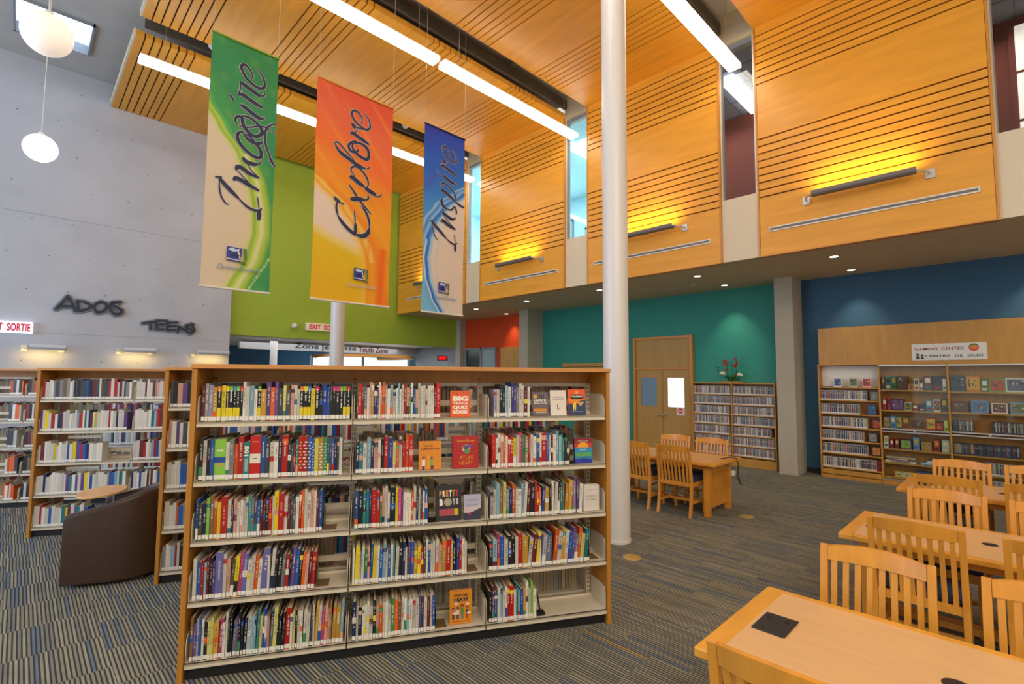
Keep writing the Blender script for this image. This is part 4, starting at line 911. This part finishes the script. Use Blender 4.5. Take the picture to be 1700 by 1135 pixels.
o = stuff.build('books', 'print', fixn=False); tag(o, 'remaining rows of library books on all the slanted bookcases', 'books', 'books on the bookcases'); o['kind'] = 'stuff'

# ---- face-out display books
def display(t, sh, w, h, th, label, base, draw, tilt=-6, yoff=.05, rz=0):
    z = ZL[4-sh]+.031; o = MB().box(-w/2, w/2, 0, .0025, 0, h, lin(base)).box(-w/2, w/2, th-.0025, th, 0, h, lin(base)).box(-w/2, -w/2+.0025, .0025, th-.0025, 0, h, lin(base))
    ob = o.build('display_book', 'print', None, tn(t, FN0+yoff, z+.003), (math.radians(tilt), 0, ANG+math.radians(rz)), fixn=False)
    tag(ob, label, 'book', 'face-out books on the front bookcase')
    BX('pages', 'paper', -w/2+.003, w/2-.004, .003, th-.003, .002, h-.003, parent=ob)
    art = MB()
    def q(pts, c, d=.0006): art.quad([((a-.5)*w, -d, b*h) for a, b in pts], lin(c))
    def r(a0, a1, b0, b1, c, d=.0006): q([(a0, b0), (a1, b0), (a1, b1), (a0, b1)], c, d)
    def el(cx, cy, rx, ry, c, d=.0008): q([(cx+rx*math.cos(k*PI/10), cy+ry*math.sin(k*PI/10)) for k in range(20)], c, d)
    def tx(s, a0, a1, b0, b1, m, bold=.02):
        mb = MB(); text_on(mb, s, lambda u, v, d: ((a0+(a1-a0)*u-.5)*w, -.0012-d, (b0+(b1-b0)*v)*h), bold, 0, .0006); mb.build('cover_title', m, ob)
    draw(q, r, el, tx); art.build('cover_art', 'print', ob, fixn=False)
    return ob
def d1(q, r, el, tx):
    tx('BIG', .12, .90, .60, .80, 'inkwhite', .06); tx('TRIVIA', .12, .90, .47, .56, 'inkwhite', .03); tx('QUIZ', .12, .90, .28, .43, 'inkwhite', .05); tx('BOOK', .12, .90, .12, .25, 'inkwhite', .05)
    for a, b in ((.15, .93), (.65, .95), (.88, .88), (.06, .45), (.35, .88)): el(a, b, .04, .02, '8A2A10')
display(.61, 0, .142, .183, .022, 'orange Big Trivia Quiz Book facing out on the top shelf', 'E4581A', d1)
def d2(q, r, el, tx):
    tx('Tout est', .2, .62, .80, .87, 'inkblack', .02); tx('COMPLIQUE donc', .1, .92, .68, .76, 'inkmaroon', .02)
    el(.22, .42, .07, .05, '7A3A1E'); el(.24, .38, .05, .04, 'E8B08A'); r(.14, .28, .12, .34, 'E8E2DA'); r(.15, .26, .0, .12, '2A3A8A'); r(.44, .455, .04, .5, 'F6D08A'); el(.56, .40, .07, .06, '9A5A3A'); r(.48, .64, .14, .34, '8AA83A'); r(.52, .66, .01, .14, '6A2A5A')
display(.405, 1, .155, .192, .018, 'orange-yellow book with two cartoon figures facing out on the second shelf', 'E08A1A', d2)
def d3(q, r, el, tx):
    tx('Brene Brown', .18, .86, .80, .89, 'inkgold', .02); tx('ATLAS', .26, .78, .27, .38, 'inkgold', .01); tx('OF THE', .36, .68, .225, .255, 'inkgold', .0); tx('HEART', .26, .78, .10, .21, 'inkgold', .01)
    el(.52, .60, .15, .12, 'C9C0A8'); el(.55, .52, .11, .09, '5C8A4A', .0010); el(.52, .64, .12, .07, '5A4A7A', .0012); q([(.6, .66), (.78, .76), (.70, .62)], '4A5AA8', .0014)
display(.652, 1, .185, .222, .03, 'large red hardcover lettered Atlas of the Heart facing out', 'B01212', d3)
def d4(q, r, el, tx):
    for k, (a, c) in enumerate(zip('PRETTY', ['D8583A', '8A8684', 'E0A050', 'D8C0B8', 'E8C83A', 'C8281E'])):
        mb = 'inkgold' if k in (0, 2, 4) else 'inkwhite' if k in (1, 3) else 'signred'; tx(a, .12+.13*k, .22+.13*k, .68, .86, mb, .06)
    tx('B', .13, .26, .42, .62, 'inkwhite', .06); el(.46, .52, .16, .12, '9A8A68', .001); el(.46, .52, .12, .09, 'A8A49C', .0012); tx('Y', .64, .76, .44, .62, 'halo', .06); tx('S', .78, .88, .44, .62, 'halo', .06)
    r(.12, .72, .14, .33, 'B04A54'); r(.72, .88, .14, .33, 'C8B41E')
display(.54, 2, .175, .235, .02, 'black book lettered Pretty Boys facing out on the middle shelf', '26262E', d4)
def d5(q, r, el, tx):
    q([(0, .28), (.3, .26), (1, .45), (1, 1), (0, 1)], 'B4AEC8'); q([(0, .3), (.5, .3), (1, .45), (1, .55), (0, .5)], 'C8B8BE', .0008); tx('LIVING', .16, .84, .72, .82, 'inkblue', .0); tx('REMY', .16, .80, .52, .62, 'inkblue', .0)
    el(.34, .22, .08, .06, 'B8242A', .001)
display(.703, 2, .12, .168, .015, 'small lilac and dark paperback lettered Living facing out beside Pretty Boys', '33364A', d5, yoff=.04)
def d6(q, r, el, tx):
    tx('WHAT CAN', .2, .82, .80, .88, 'inkblack', .03); tx('I SAY?', .2, .82, .66, .77, 'inkdark', .06)
    for k, (x, c1, c2, hd) in enumerate(((.16, 'C86A7A', '3A3A4A', '6A2A1A'), (.36, 'D8D0C8', '3A4A6A', '3A2018'), (.56, '4A8A4A', '5A7A9A', '4A1E12'), (.78, '3A3A44', 'A8442A', '6A2A1A'))):
        hh = .46+(.06 if k == 2 else 0); el(x, hh, .07, .05, hd, .0008); el(x, hh-.02, .04, .03, 'C08A6A', .001); r(x-.06, x+.06, .28, hh-.05, c1, .0008); r(x-.05, x+.05, .14, .28, c2, .0008)
    for x, y in ((.3, .60), (.8, .57), (.24, .32), (.85, .30)): el(x, y, .09, .035, 'EAD8CC', .0012)
    r(.1, .9, .06, .08, 'A8501A')
display(.635, 4, .155, .215, .025, 'orange book lettered What Can I Say facing out on the bottom shelf', 'D9861A', d6, yoff=.06)
def d7(q, r, el, tx):
    tx('UNFU*K', .1, .88, .60, .70, 'inkwhite', .05); r(.1, .88, .50, .58, 'E0D8D0'); tx('YOURSELF', .14, .84, .515, .565, 'inkdark', .02); r(.1, .86, .18, .30, 'D88A1A'); el(.18, .82, .12, .08, 'DFA02A')
    for k in range(3): el(.45+.12*k, .82, .04, .10, '2E2A30')
    r(.2, .85, .12, .14, 'CFC8C0')
display(1.205, 0, .125, .172, .018, 'grey self-help paperback with orange bar facing out, left of the white one', '6A5F66', d7)
def d8(q, r, el, tx):
    tx('LES SECRETS', .2, .86, .70, .75, 'inkblue', .0); tx('DES GENS HEUREUX', .14, .9, .62, .67, 'inkblue', .0); el(.45, .40, .025, .04, '2A2830'); r(.43, .48, .24, .38, '2A2830'); r(.52, .55, .24, .32, '5A3A3A')
display(1.345, 0, .125, .186, .014, 'white paperback with tiny walking figure facing out on the top shelf', 'E4D8CE', d8)
def d9(q, r, el, tx):
    q([(0, 0), (1, 0), (1, .60), (.7, .56), (.4, .40), (.0, .45)], '2A3A66'); q([(.1, .5), (1, .45), (1, .62), (0, .62)], 'EE8A1A', .0005); q([(.25, .45), (.45, .5), (.42, .15), (.34, .3), (.3, .12)], 'E8D24A', .001); q([(.5, .5), (.95, .52), (.7, .34)], 'D8A03A', .001)
    r(.16, .88, .62, .80, '1C1214', .001); tx('THE MONK', .2, .84, .69, .76, 'inkwhite', .03); el(.5, .89, .09, .05, 'E8B09A', .001); tx('ROBIN SHARMA', .22, .84, .12, .15, 'halo', .0)
display(1.495, 0, .14, .192, .018, 'orange and blue paperback lettered The Monk facing out at the right end', 'E8591A', d9)
def d10(q, r, el, tx):
    r(0, 1, .80, 1, '8A1822'); r(0, 1, .6, .8, 'C83A1E'); el(.5, .62, .32, .22, 'F0A02A'); r(0, 1, .42, .62, '2A8AB8', .001); r(0, 1, .26, .42, '3AA878', .0011); r(0, 1, .15, .26, '2A7AA8', .0012); q([(0, 0), (1, 0), (1, .14), (.5, .2), (0, .14)], '1A2E9A', .0013)
    tx('Matt Haig', .22, .8, .84, .91, 'halo', .01); tx('Le livre du', .3, .66, .5, .58, 'inkwhite', .0); tx('RECONFORT', .1, .9, .28, .37, 'leafl', .03)
display(1.545, 1, .14, .182, .02, 'rainbow-banded paperback with rising sun facing out at the right end', '1A2E9A', d10)
def d11(q, r, el, tx):
    tx('CINQ AMIS', .2, .85, .80, .85, 'halo', .0); tx('HEUREUX', .15, .86, .52, .60, 'wire', .0); tx('AU TRAVAIL', .15, .86, .40, .47, 'wire', .0)
display(1.60, 2, .125, .19, .035, 'thick white book facing out at the right end of the middle shelf', 'DAD2CC', d11, tilt=0, yoff=.04)

# ---- bookends
def bookend(t, sh, m, label):
    z = ZL[4-sh]+.0305; b = thing('bookend', label, 'bookend', tn(t, FN0+.05, z), ANG, 'metal bookends')
    BX('base_plate', m, 0, .075, 0, .12, 0, .0015, parent=b); MB().prism([(0, .0), (.12, 0), (.12, .10), (.09, .13), (.03, .13), (0, .10)], 'x', .0, .002).build('upright_plate', m, b)
M['bronze'] = mat('bookend_brown', '8A6A4A', .4, .3)
bookend(-.268, 2, 'bronze', 'brown metal bookend on the middle shelf of the left bay'); bookend(-.303, 3, 'bronze', 'brown metal bookend on the fourth shelf of the left bay')
bookend(.672, 3, 'bronze', 'brown metal bookend on the fourth shelf of the middle bay'); bookend(.462, 4, 'bronze', 'brown metal bookend on the bottom shelf of the middle bay')
bookend(.400, 2, 'black', 'black bookend beside the Pretty Boys book'); bookend(1.587, 3, 'bronze', 'brown metal bookend on the fourth shelf of the right bay')
bookend(1.43, 1, 'black', 'black bookend on the second shelf of the right bay')
b = thing('bookend', 'black sprung wire bookend on the bottom shelf of the right bay', 'bookend', tn(1.176, FN0+.05, ZL[0]+.031), ANG, 'metal bookends')
MB().tube([(0, .02, .16), (.012, .01, .12), (.022, .01, .06), (.03, .0, .02)], .006, 8).build('spring_arm', 'black', b); BX('foot', 'black', .0, .06, -.02, .04, 0, .02, parent=b, bevel=.003)

# ================================================================ DISC SHELVES ON THE TEAL WALL
SY = .208
def disc_geo(m, y, w, h, x, z, rn, dk=False):
    """disc case standing with its spine to -x; y is its left (higher) side"""
    m.box(x, x+.13, y-w, y, z, z+h, lin('E2E0DE') if not dk else lin('30406A'))
    cols = ['3A3F52', '5A4A58', '7A3A3A', '2E3A5E', '8A8488', '4A5A6A', '6A5A4E', 'B0A8A0', '39485A', '9A4A3A', '2A2A30', 'A89A6A', '5A6A7A', 'C8C0B8']
    c = shade(lin(rn.choice(cols)), rn.uniform(.8, 1.2)); a = w*.08
    m.quad([(x-.0006, y-a, z+.022), (x-.0006, y-w+a, z+.022), (x-.0006, y-w+a, z+h-.004), (x-.0006, y-a, z+h-.004)], c)
    zz = z+h*.75
    for k in range(3): m.quad([(x-.0012, y-w*.35, zz-.012*k), (x-.0012, y-w*.65, zz-.012*k), (x-.0012, y-w*.65, zz+.007-.012*k), (x-.0012, y-w*.35, zz+.007-.012*k)], lin(rn.choice(['E8E4E0', 'D8C89A', '1A1A1A'])))
dspec = []
t = thing('disc_shelf', 'wooden two-bay shelf of disc cases against the teal wall', 'shelf', (10.62, 4.25, 0)); y0, y1 = -.85, .85
for y in (y0, -.011, y1-.022): BX('side_panel', 'gaming_wood', -.01, .30, y, y+.022, 0, 1.68, parent=t, bevel=.002)
BX('top_board', 'gaming_wood', -.02, .31, y0-.01, y1+.01, 1.68, 1.705, parent=t, bevel=.003); BX('kick_board', 'gaming_wood', .0, .02, y0+.022, y1-.022, .0, .17, parent=t); BX('back_board', 'case_wood', .29, .31, y0+.022, y1-.022, 0, 1.68, parent=t)
fills = [(.97, .98), (.99, .99), (.90, .97), (.91, .98), (.93, .88), (.93, .96), (.95, .95)]
for k in range(7):
    z = 1.46-SY*k
    for bb, (ya, yb) in enumerate(((y0+.024, -.013), (.013, y1-.024))):
        s = BX('shelf', 'gaming_wood', -.004, .29, ya, yb, z-.018, z, parent=t)
        left = bb == 1; L = (yb-ya)*fills[k][0 if left else 1]; y = 4.25+yb-.004; n = 0; e = 4.25+yb-L
        while y > e:
            w = rnd.uniform(.021, .028); n += 1; dspec.append((y, w-.001, rnd.uniform(.166, .172), 10.64, z+.001, 'the teal-wall shelf', 'left' if left else 'right', k, n)); y -= w
# ================================================================ GAMING CASE
gt = thing('gaming_bookcase', 'wide wooden bookcase with sliding glass doors full of board games', 'bookcase', (10.68, .80, 0)); gy0, gy1 = -2.2, 1.865
ys = [1.865, .93, .02, -.90, -1.8]
def GY(v): return v-.80
W4 = [(2.665, 1.73), (1.73, .82), (.82, -.10), (-.10, -1.02)]
for y in (2.665, 1.742, .832, -.088, -1.0): BX('side_panel', 'gaming_wood', -.012, .26, GY(y)-.024, GY(y), 0, 2.045, parent=gt, bevel=.002)
BX('top_board', 'gaming_wood', -.014, .26, GY(-1.03), GY(2.67), 2.045, 2.065, parent=gt); BX('back_board', 'case_wood', .24, .26, GY(-1.0), GY(2.64), 0, 2.04, parent=gt)
BX('kick_board', 'gaming_wood', .0, .02, GY(1.75), GY(2.64), .0, .06, parent=gt); BX('kick_board', 'gaming_wood', -.005, .01, GY(1.75), GY(2.64), .075, .16, parent=gt); BX('kick_board', 'gaming_wood', 0, .02, GY(-1.0), GY(1.718), 0, .10, parent=gt)
BX('display_back', 'sticker', .20, .21, GY(1.746), GY(2.64), 1.66, 2.04, parent=gt)
zg = [1.65, 1.416, 1.168, .926, .690, .455, .20]
gf = [0, .80, .66, .77, .70, .78, .92]
for k, z in enumerate(zg):
    s = BX('shelf', 'gaming_wood', .0, .24, GY(1.744), GY(2.641), z-.02, z, parent=gt)
    if k:
        pass
        y = 2.636; n = 0
        while y > 2.636-.885*gf[k]:
            w = rnd.uniform(.024, .031); n += 1; dspec.append((y, w-.001, rnd.uniform(.168, .176), 10.70, z+.001, 'the gaming bookcase', 'left', k, n)); y -= w
zb2 = [1.62, 1.27, .965, .62, .385, .14]; zb3 = [1.61, 1.28, .975, .615, .33, .06]
for bi, zz in ((1, zb2), (2, zb3), (3, zb3)):
    a, b = W4[bi]
    for k, z in enumerate(zz): BX('shelf', 'gaming_wood', .02, .24, GY(b)+.014, GY(a)-.014+.0, z-.025, z, parent=gt)
    zr = zz[2]
    for z in (2.035, zr-.01, zr-.055, .10): BX('door_rail', 'metal', -.012, .012, GY(b)+.013, GY(a)-.013, z-.012, z+.008, parent=gt)
    BX('glass_door', 'glass', -.004, .0, GY(b)+.013, GY(a)-.013, zr+.0, 2.02, parent=gt); BX('glass_door', 'glass', -.004, .0, GY(b)+.013, GY(a)-.013, .11, zr-.07, parent=gt)
    MB().lathe([(.001, 0), (.014, 0), (.014, .006), (.001, .008)], 12).build('door_lock', 'metal', gt, (-.014, GY((a+b)/2), zr-.03), (0, -PI/2, 0))
# row of game cases in the third bay (blue plastic)
for z, ya, yb, dk in ((.976, .80, .56, 1), (.976, .34, -.06, 1), (.616, .80, .06, 1), (.331, .45, .12, 0), (.061, .40, .15, 0)):
    y = ya; n = 0
    while y > yb: 
        w = rnd.uniform(.015, .019); n += 1; dspec.append((y, w-.0006, .17 if dk else .18, 10.74, z, 'the glass bay', 'right', z, n, dk)); y -= w
def da(s):
    v = Vector((s[3], s[0], s[4]+.08))-Vector((0, 0, H)); return s[1]*s[2]/v.dot(fw)**2
K7 = ['top', 'second', 'third', 'fourth', 'fifth', 'sixth', 'bottom']
dspec.sort(key=lambda s: -da(s)); dst = MB()
for q, s in enumerate(dspec):
    r = random.Random(q*7+1); dk = len(s) > 9 and s[9]
    if q < 300:
        m = MB(); disc_geo(m, 0, s[1], s[2], 0, 0, r, dk); o = m.build('disc_case', 'print', None, (s[3], s[0], s[4]), fixn=False)
        if isinstance(s[7], int): sh = K7[s[7]]; lb = 'disc case, %s from left, %s shelf, %s bay, %s' % (ordw(s[8]), sh, s[6], s[5])
        else: sh = {.976: 'third', .616: 'fourth', .331: 'fifth', .061: 'bottom'}[s[7]]; lb = '%s, %s from left, %s shelf %s' % ('blue game case', ordw(s[8]), sh, 'of the right glass bay' if s[0] > .45 or s[7] != .976 else 'in the right run, right glass bay')
        tag(o, lb, 'disc case', 'disc and game cases')
    else: disc_geo(dst, s[0], s[1], s[2], s[3], s[4], r, dk)
if dst.v:
    o = dst.build('disc_cases', 'print', fixn=False); tag(o, 'remaining disc cases on the teal-wall shelf and gaming bookcase', 'disc cases', 'disc and game cases'); o['kind'] = 'stuff'
# board games and puzzles (colours, widths along the shelf, heights); face-out ones carry a picture
def game(y, z, w, h, dp, col, pic, label, x=10.74):
    m = MB().box(0, dp, -w, 0, 0, h, lin(col)); rr = random.Random(label)
    f = lambda a, b, c, d, cc, e=.0008: m.quad([(-e, -w*a, h*c), (-e, -w*b, h*c), (-e, -w*b, h*d), (-e, -w*a, h*d)], lin(cc))
    if pic:
        f(.08, .92, .12 if pic != 'W' else .25, .9, pic if pic != 'W' else '5A4438')
        for k in range(14):
            a, c = rr.uniform(.1, .78), rr.uniform(.28, .75); f(a, a+rr.uniform(.05, .14), c, c+rr.uniform(.05, .15), rr.choice(['C8B49A', 'A03A2A', '3A5A8A', '4A7A3A', 'D8A83A', '7A5A3A', 'E0D8C8', '2A2A3A']), .0012)
    else:
        f(.2, .8, .5, .85, rr.choice(['E8D8B8', 'D8A83A', 'F0EEE8', '1E2A4A'])); f(.15, .85, .12, .3, rr.choice(['2A2A2A', 'E0D0B0', 'A02A1E', '3A6A9A']))
    o = m.build('game_box', 'print', None, (x, y, z), fixn=False); tag(o, label, 'board game', 'game boxes in the glass bookcase'); return o
rows = [
 (1, 0, [('6A3A24', .05, .22, 0), ('3A7A5A', .08, .22, 0), ('2F6A4A', .07, .23, 0), ('3A2A24', .15, .24, '5A3A2A'), ('D8A82A', .07, .10, 'A83A1E'), ('E0C8A0', .07, .19, 0), ('C8B49A', .05, .12, 0), ('7A3A1E', .11, .24, 0), ('1E3A5A', .12, .24, 0), ('E8DCCB', .05, .19, 0)]),
 (1, 1, [('B02A2A', .06, .20, 0), ('C81E1E', .05, .20, 0), ('4A3A6A', .17, .19, '7A5A8A'), ('D8D0C8', .09, .14, '5A6A3A'), ('8A3A2A', .08, .10, 0), ('3A3048', .08, .12, 0), ('3A8AB0', .09, .20, 0), ('E4DCC8', .09, .20, '8A2A2A'), ('2A4A3A', .08, .22, 0)]),
 (1, 2, [('4A3A6A', .10, .19, 'B89A4A'), ('5A8ABA', .08, .20, 0), ('3A6A6A', .08, .20, 'C8A85A'), ('7A5A2A', .10, .20, 0), ('8A6A4A', .22, .19, '6A4A3A'), ('B81E14', .12, .20, 'D8B02A'), ('2A2438', .10, .14, 'C83A1E'), ('C8D81E', .06, .17, 0)]),
 (1, 3, [('E8E4DC', .06, .20, 0), ('B02424', .05, .15, 0), ('B02424', .05, .16, 0), ('4A3A7A', .15, .16, '8AB84A'), ('6A9AD0', .08, .21, 0), ('A87A3A', .14, .15, 'B88A4A'), ('B82A24', .08, .20, 0), ('B8C0AA', .10, .20, 0)]),
 (2, 0, [('3A5A6A', .18, .26, '2E4A5A'), ('D87A2A', .17, .25, 'E8A82A'), ('5A7A2A', .09, .20, 0), ('7AA83A', .18, .20, 'C84A3A'), ('E4DED6', .24, .22, '6A6A8A')]),
 (2, 1, [('6A2A20', .20, .17, 'W'), ('7A9ACA', .20, .19, '4A7AA8'), ('E8E2D8', .18, .16, '7A2A1E'), ('7AA8C8', .20, .18, '6A7A4A')])]
BNAME = {1: 'middle', 2: 'right'}
CN = {'6A3A24': 'brown', '3A7A5A': 'green', '2F6A4A': 'dark green', '3A2A24': 'dark', 'D8A82A': 'small yellow', 'E0C8A0': 'tan', 'C8B49A': 'beige', '7A3A1E': 'rust', '1E3A5A': 'navy', 'E8DCCB': 'cream', 'B02A2A': 'red'}
def cname(h_):
    if h_ in CN: return CN[h_]
    r, g, b = [int(h_[i:i+2], 16) for i in (0, 2, 4)]
    if min(r, g, b) > 165: return 'pale'
    if max(r, g, b) < 85: return 'dark'
    if r > g*1.5 and r > b*1.5: return 'red' if g < 80 else 'orange-brown'
    if b > r and b > g*.95: return 'blue' if g > r else 'purple'
    if g > r and g > b: return 'green'
    return 'brown' if r < 150 else 'yellow'
for bi, k, L in rows:
    a, b = W4[bi]; z = (zb2 if bi == 1 else zb3)[k]+.0005; tot = sum(l[1] for l in L); gap = ((a-b-.05)-tot)/max(1, len(L)-1); y = a-.026
    for i, (c, w, hh, pic) in enumerate(L):
        game(y, z, w-.002, hh, .14 if pic else .18, c, pic, '%s game box, %s from left, %s shelf of the %s glass bay' % (cname(c), ordw(i+1), K7[k], BNAME[bi]), 10.735); y -= w+gap
for i, (c, y, w, h, z) in enumerate([('E0D8CC', 1.70, .42, .035, .386), ('9A2A24', 1.66, .34, .03, .422), ('C8C0B4', 1.69, .40, .03, .453), ('8AB8D0', 1.22, .28, .04, .386), ('E4E0DA', 1.14, .18, .03, .427), ('2A4A8A', 1.12, .12, .025, .458)]):
    game(y, z, w, h, .2, c, 0, '%s flat game box on the fifth shelf, middle glass bay, %s' % (cname(c), ['bottom of left pile', 'middle of left pile', 'top of left pile', 'bottom of right pile', 'middle of right pile', 'top of right pile'][i]), 10.72)
for i, (c, y, w, h) in enumerate([('C8A02A', 1.58, .26, .10), ('3A4A7A', 1.30, .20, .13)]): game(y, .1405, w, h, .15, c, 'D8C89A' if i == 0 else '4A5A8A', ['yellow toy game box on the bottom shelf of the middle glass bay', 'blue toy game box on the bottom shelf of the middle glass bay'][i], 10.73)
# face-out discs in the left gaming bay
for i, (k, y, c, p) in enumerate([(0, 2.42, 'E8E0D8', '3A5AA0'), (0, 2.18, 'D8CFC4', '6A7A4A'), (0, 1.98, 'E4DCD8', 'B83A3A'), (1, 1.88, '4A4A3A', '8A8A78'), (2, 1.92, '1E4A7A', '2A6AA0'), (3, 1.86, '2A2028', 'B8402A'), (4, 1.92, '30303A', '8A8E9A'), (5, 1.88, '2A2020', 'C87A3A'), (6, 1.80, 'A81E1E', 0)]):
    game(y, zg[k]+.001, .125 if i < 8 else .05, .168, .02, c, p, ['face-out disc with blue picture, left on the top shelf', 'face-out disc with green picture, middle of the top shelf', 'face-out disc with red heading, right on the top shelf', 'face-out grey-green disc at the end of the second shelf', 'face-out blue disc at the end of the third shelf', 'face-out dark disc with red figure, end of the fourth shelf', 'face-out black disc with grey figure, end of the fifth shelf', 'face-out dark disc with orange figure, end of the sixth shelf', 'red boxed disc set at the end of the bottom shelf'][i]+' of the gaming bookcase', 10.72)
# ================================================================ FLOWER ARRANGEMENT
t = thing('flower_arrangement', 'red orchid arrangement with two white cranes on the disc shelf', 'flower arrangement', (10.76, 4.30, 1.706))
MB().prism([(.16*math.cos(k*PI/12), .26*math.sin(k*PI/12)) for k in range(24)], 'z', 0, .03).build('tray', 'case_wood', t, bevel=.004)
m = MB(); rr = random.Random(3)
for k in range(26):
    a = rr.uniform(0, 2*PI); L = rr.uniform(.08, .16); h_ = rr.uniform(.05, .15); dx, dy = math.cos(a), math.sin(a)*1.2; w = .022
    p0 = Vector((dx*.02, dy*.02, .03)); p1 = Vector((dx*L*.6, dy*L*.6, .03+h_)); p2 = Vector((dx*L, dy*L, .03+h_*.7)); s = Vector((-dy, dx, 0)).normalized()*w
    m.add([p0-s*.4, p0+s*.4, p1+s, p1-s, p2, p1+Vector((0, 0, .006))], [(0, 1, 2, 5), (0, 5, 3), (5, 2, 4), (3, 5, 4)])
m.build('leaves', 'leaf', t, fixn=False)
m = MB()
for y, zt, ln in ((.07, .46, .03), (-.02, .42, 0), (-.10, .54, -.02)): m.tube([(0, y*.6, .03), (0, y, .2), (-.01, y+ln, zt)], .005, 6)
m.build('stems', 'leaf', t)
for y, z in ((.14, .46), (.09, .455), (.14, .39), (.06, .38), (.09, .27), (-.10, .50), (-.12, .40), (-.09, .35), (-.13, .42), (-.10, .34)):
    m = MB()
    for k in range(5):
        a = 2*PI*k/5+y*20; c = Vector((-.02, y, z)); d = Vector((0, math.cos(a), math.sin(a))); s = Vector((0, -d.z, d.y))
        m.add([c, c+d*.02+s*.013+Vector((-.006, 0, 0)), c+d*.038+Vector((.004, 0, 0)), c+d*.02-s*.013+Vector((-.006, 0, 0)), c+d*.02+Vector((.008, 0, 0))], [(0, 1, 4), (1, 2, 4), (2, 3, 4), (3, 0, 4)])
    m.build('orchid_flower', 'petal', t, fixn=False)
for sy_, zz, up_ in ((.19, .20, 1), (-.17, .17, 0)):
    q = MB().tube([(0, sy_+.06, zz+.01), (0, sy_+.03, zz), (0, sy_-.0, zz+.005), (0, sy_-.04, zz-.01), (0, sy_-.07, zz-.03)], [.008, .03, .036, .026, .006], 12); bo = q.build('crane_body', 'birdwhite', t)
    if up_: MB().tube([(0, sy_+.05, zz+.01), (0, sy_+.085, zz+.05), (0, sy_+.08, zz+.10), (0, sy_+.075, zz+.125), (0, sy_+.10, zz+.13), (0, sy_+.15, zz+.122)], [.012, .009, .008, .011, .008, .002], 8).build('crane_neck', 'birddark', bo)
    else: MB().tube([(0, sy_+.05, zz+.01), (0, sy_+.07, zz+.05), (0, sy_+.05, zz+.08), (0, sy_+.02, zz+.06)], [.012, .009, .009, .002], 8).build('crane_neck', 'birddark', bo)
    MB().tube([(0, sy_, zz-.02), (0, sy_+.01, .03)], .004, 6).build('crane_leg', 'birddark', bo)
C.render.film_transparent = False
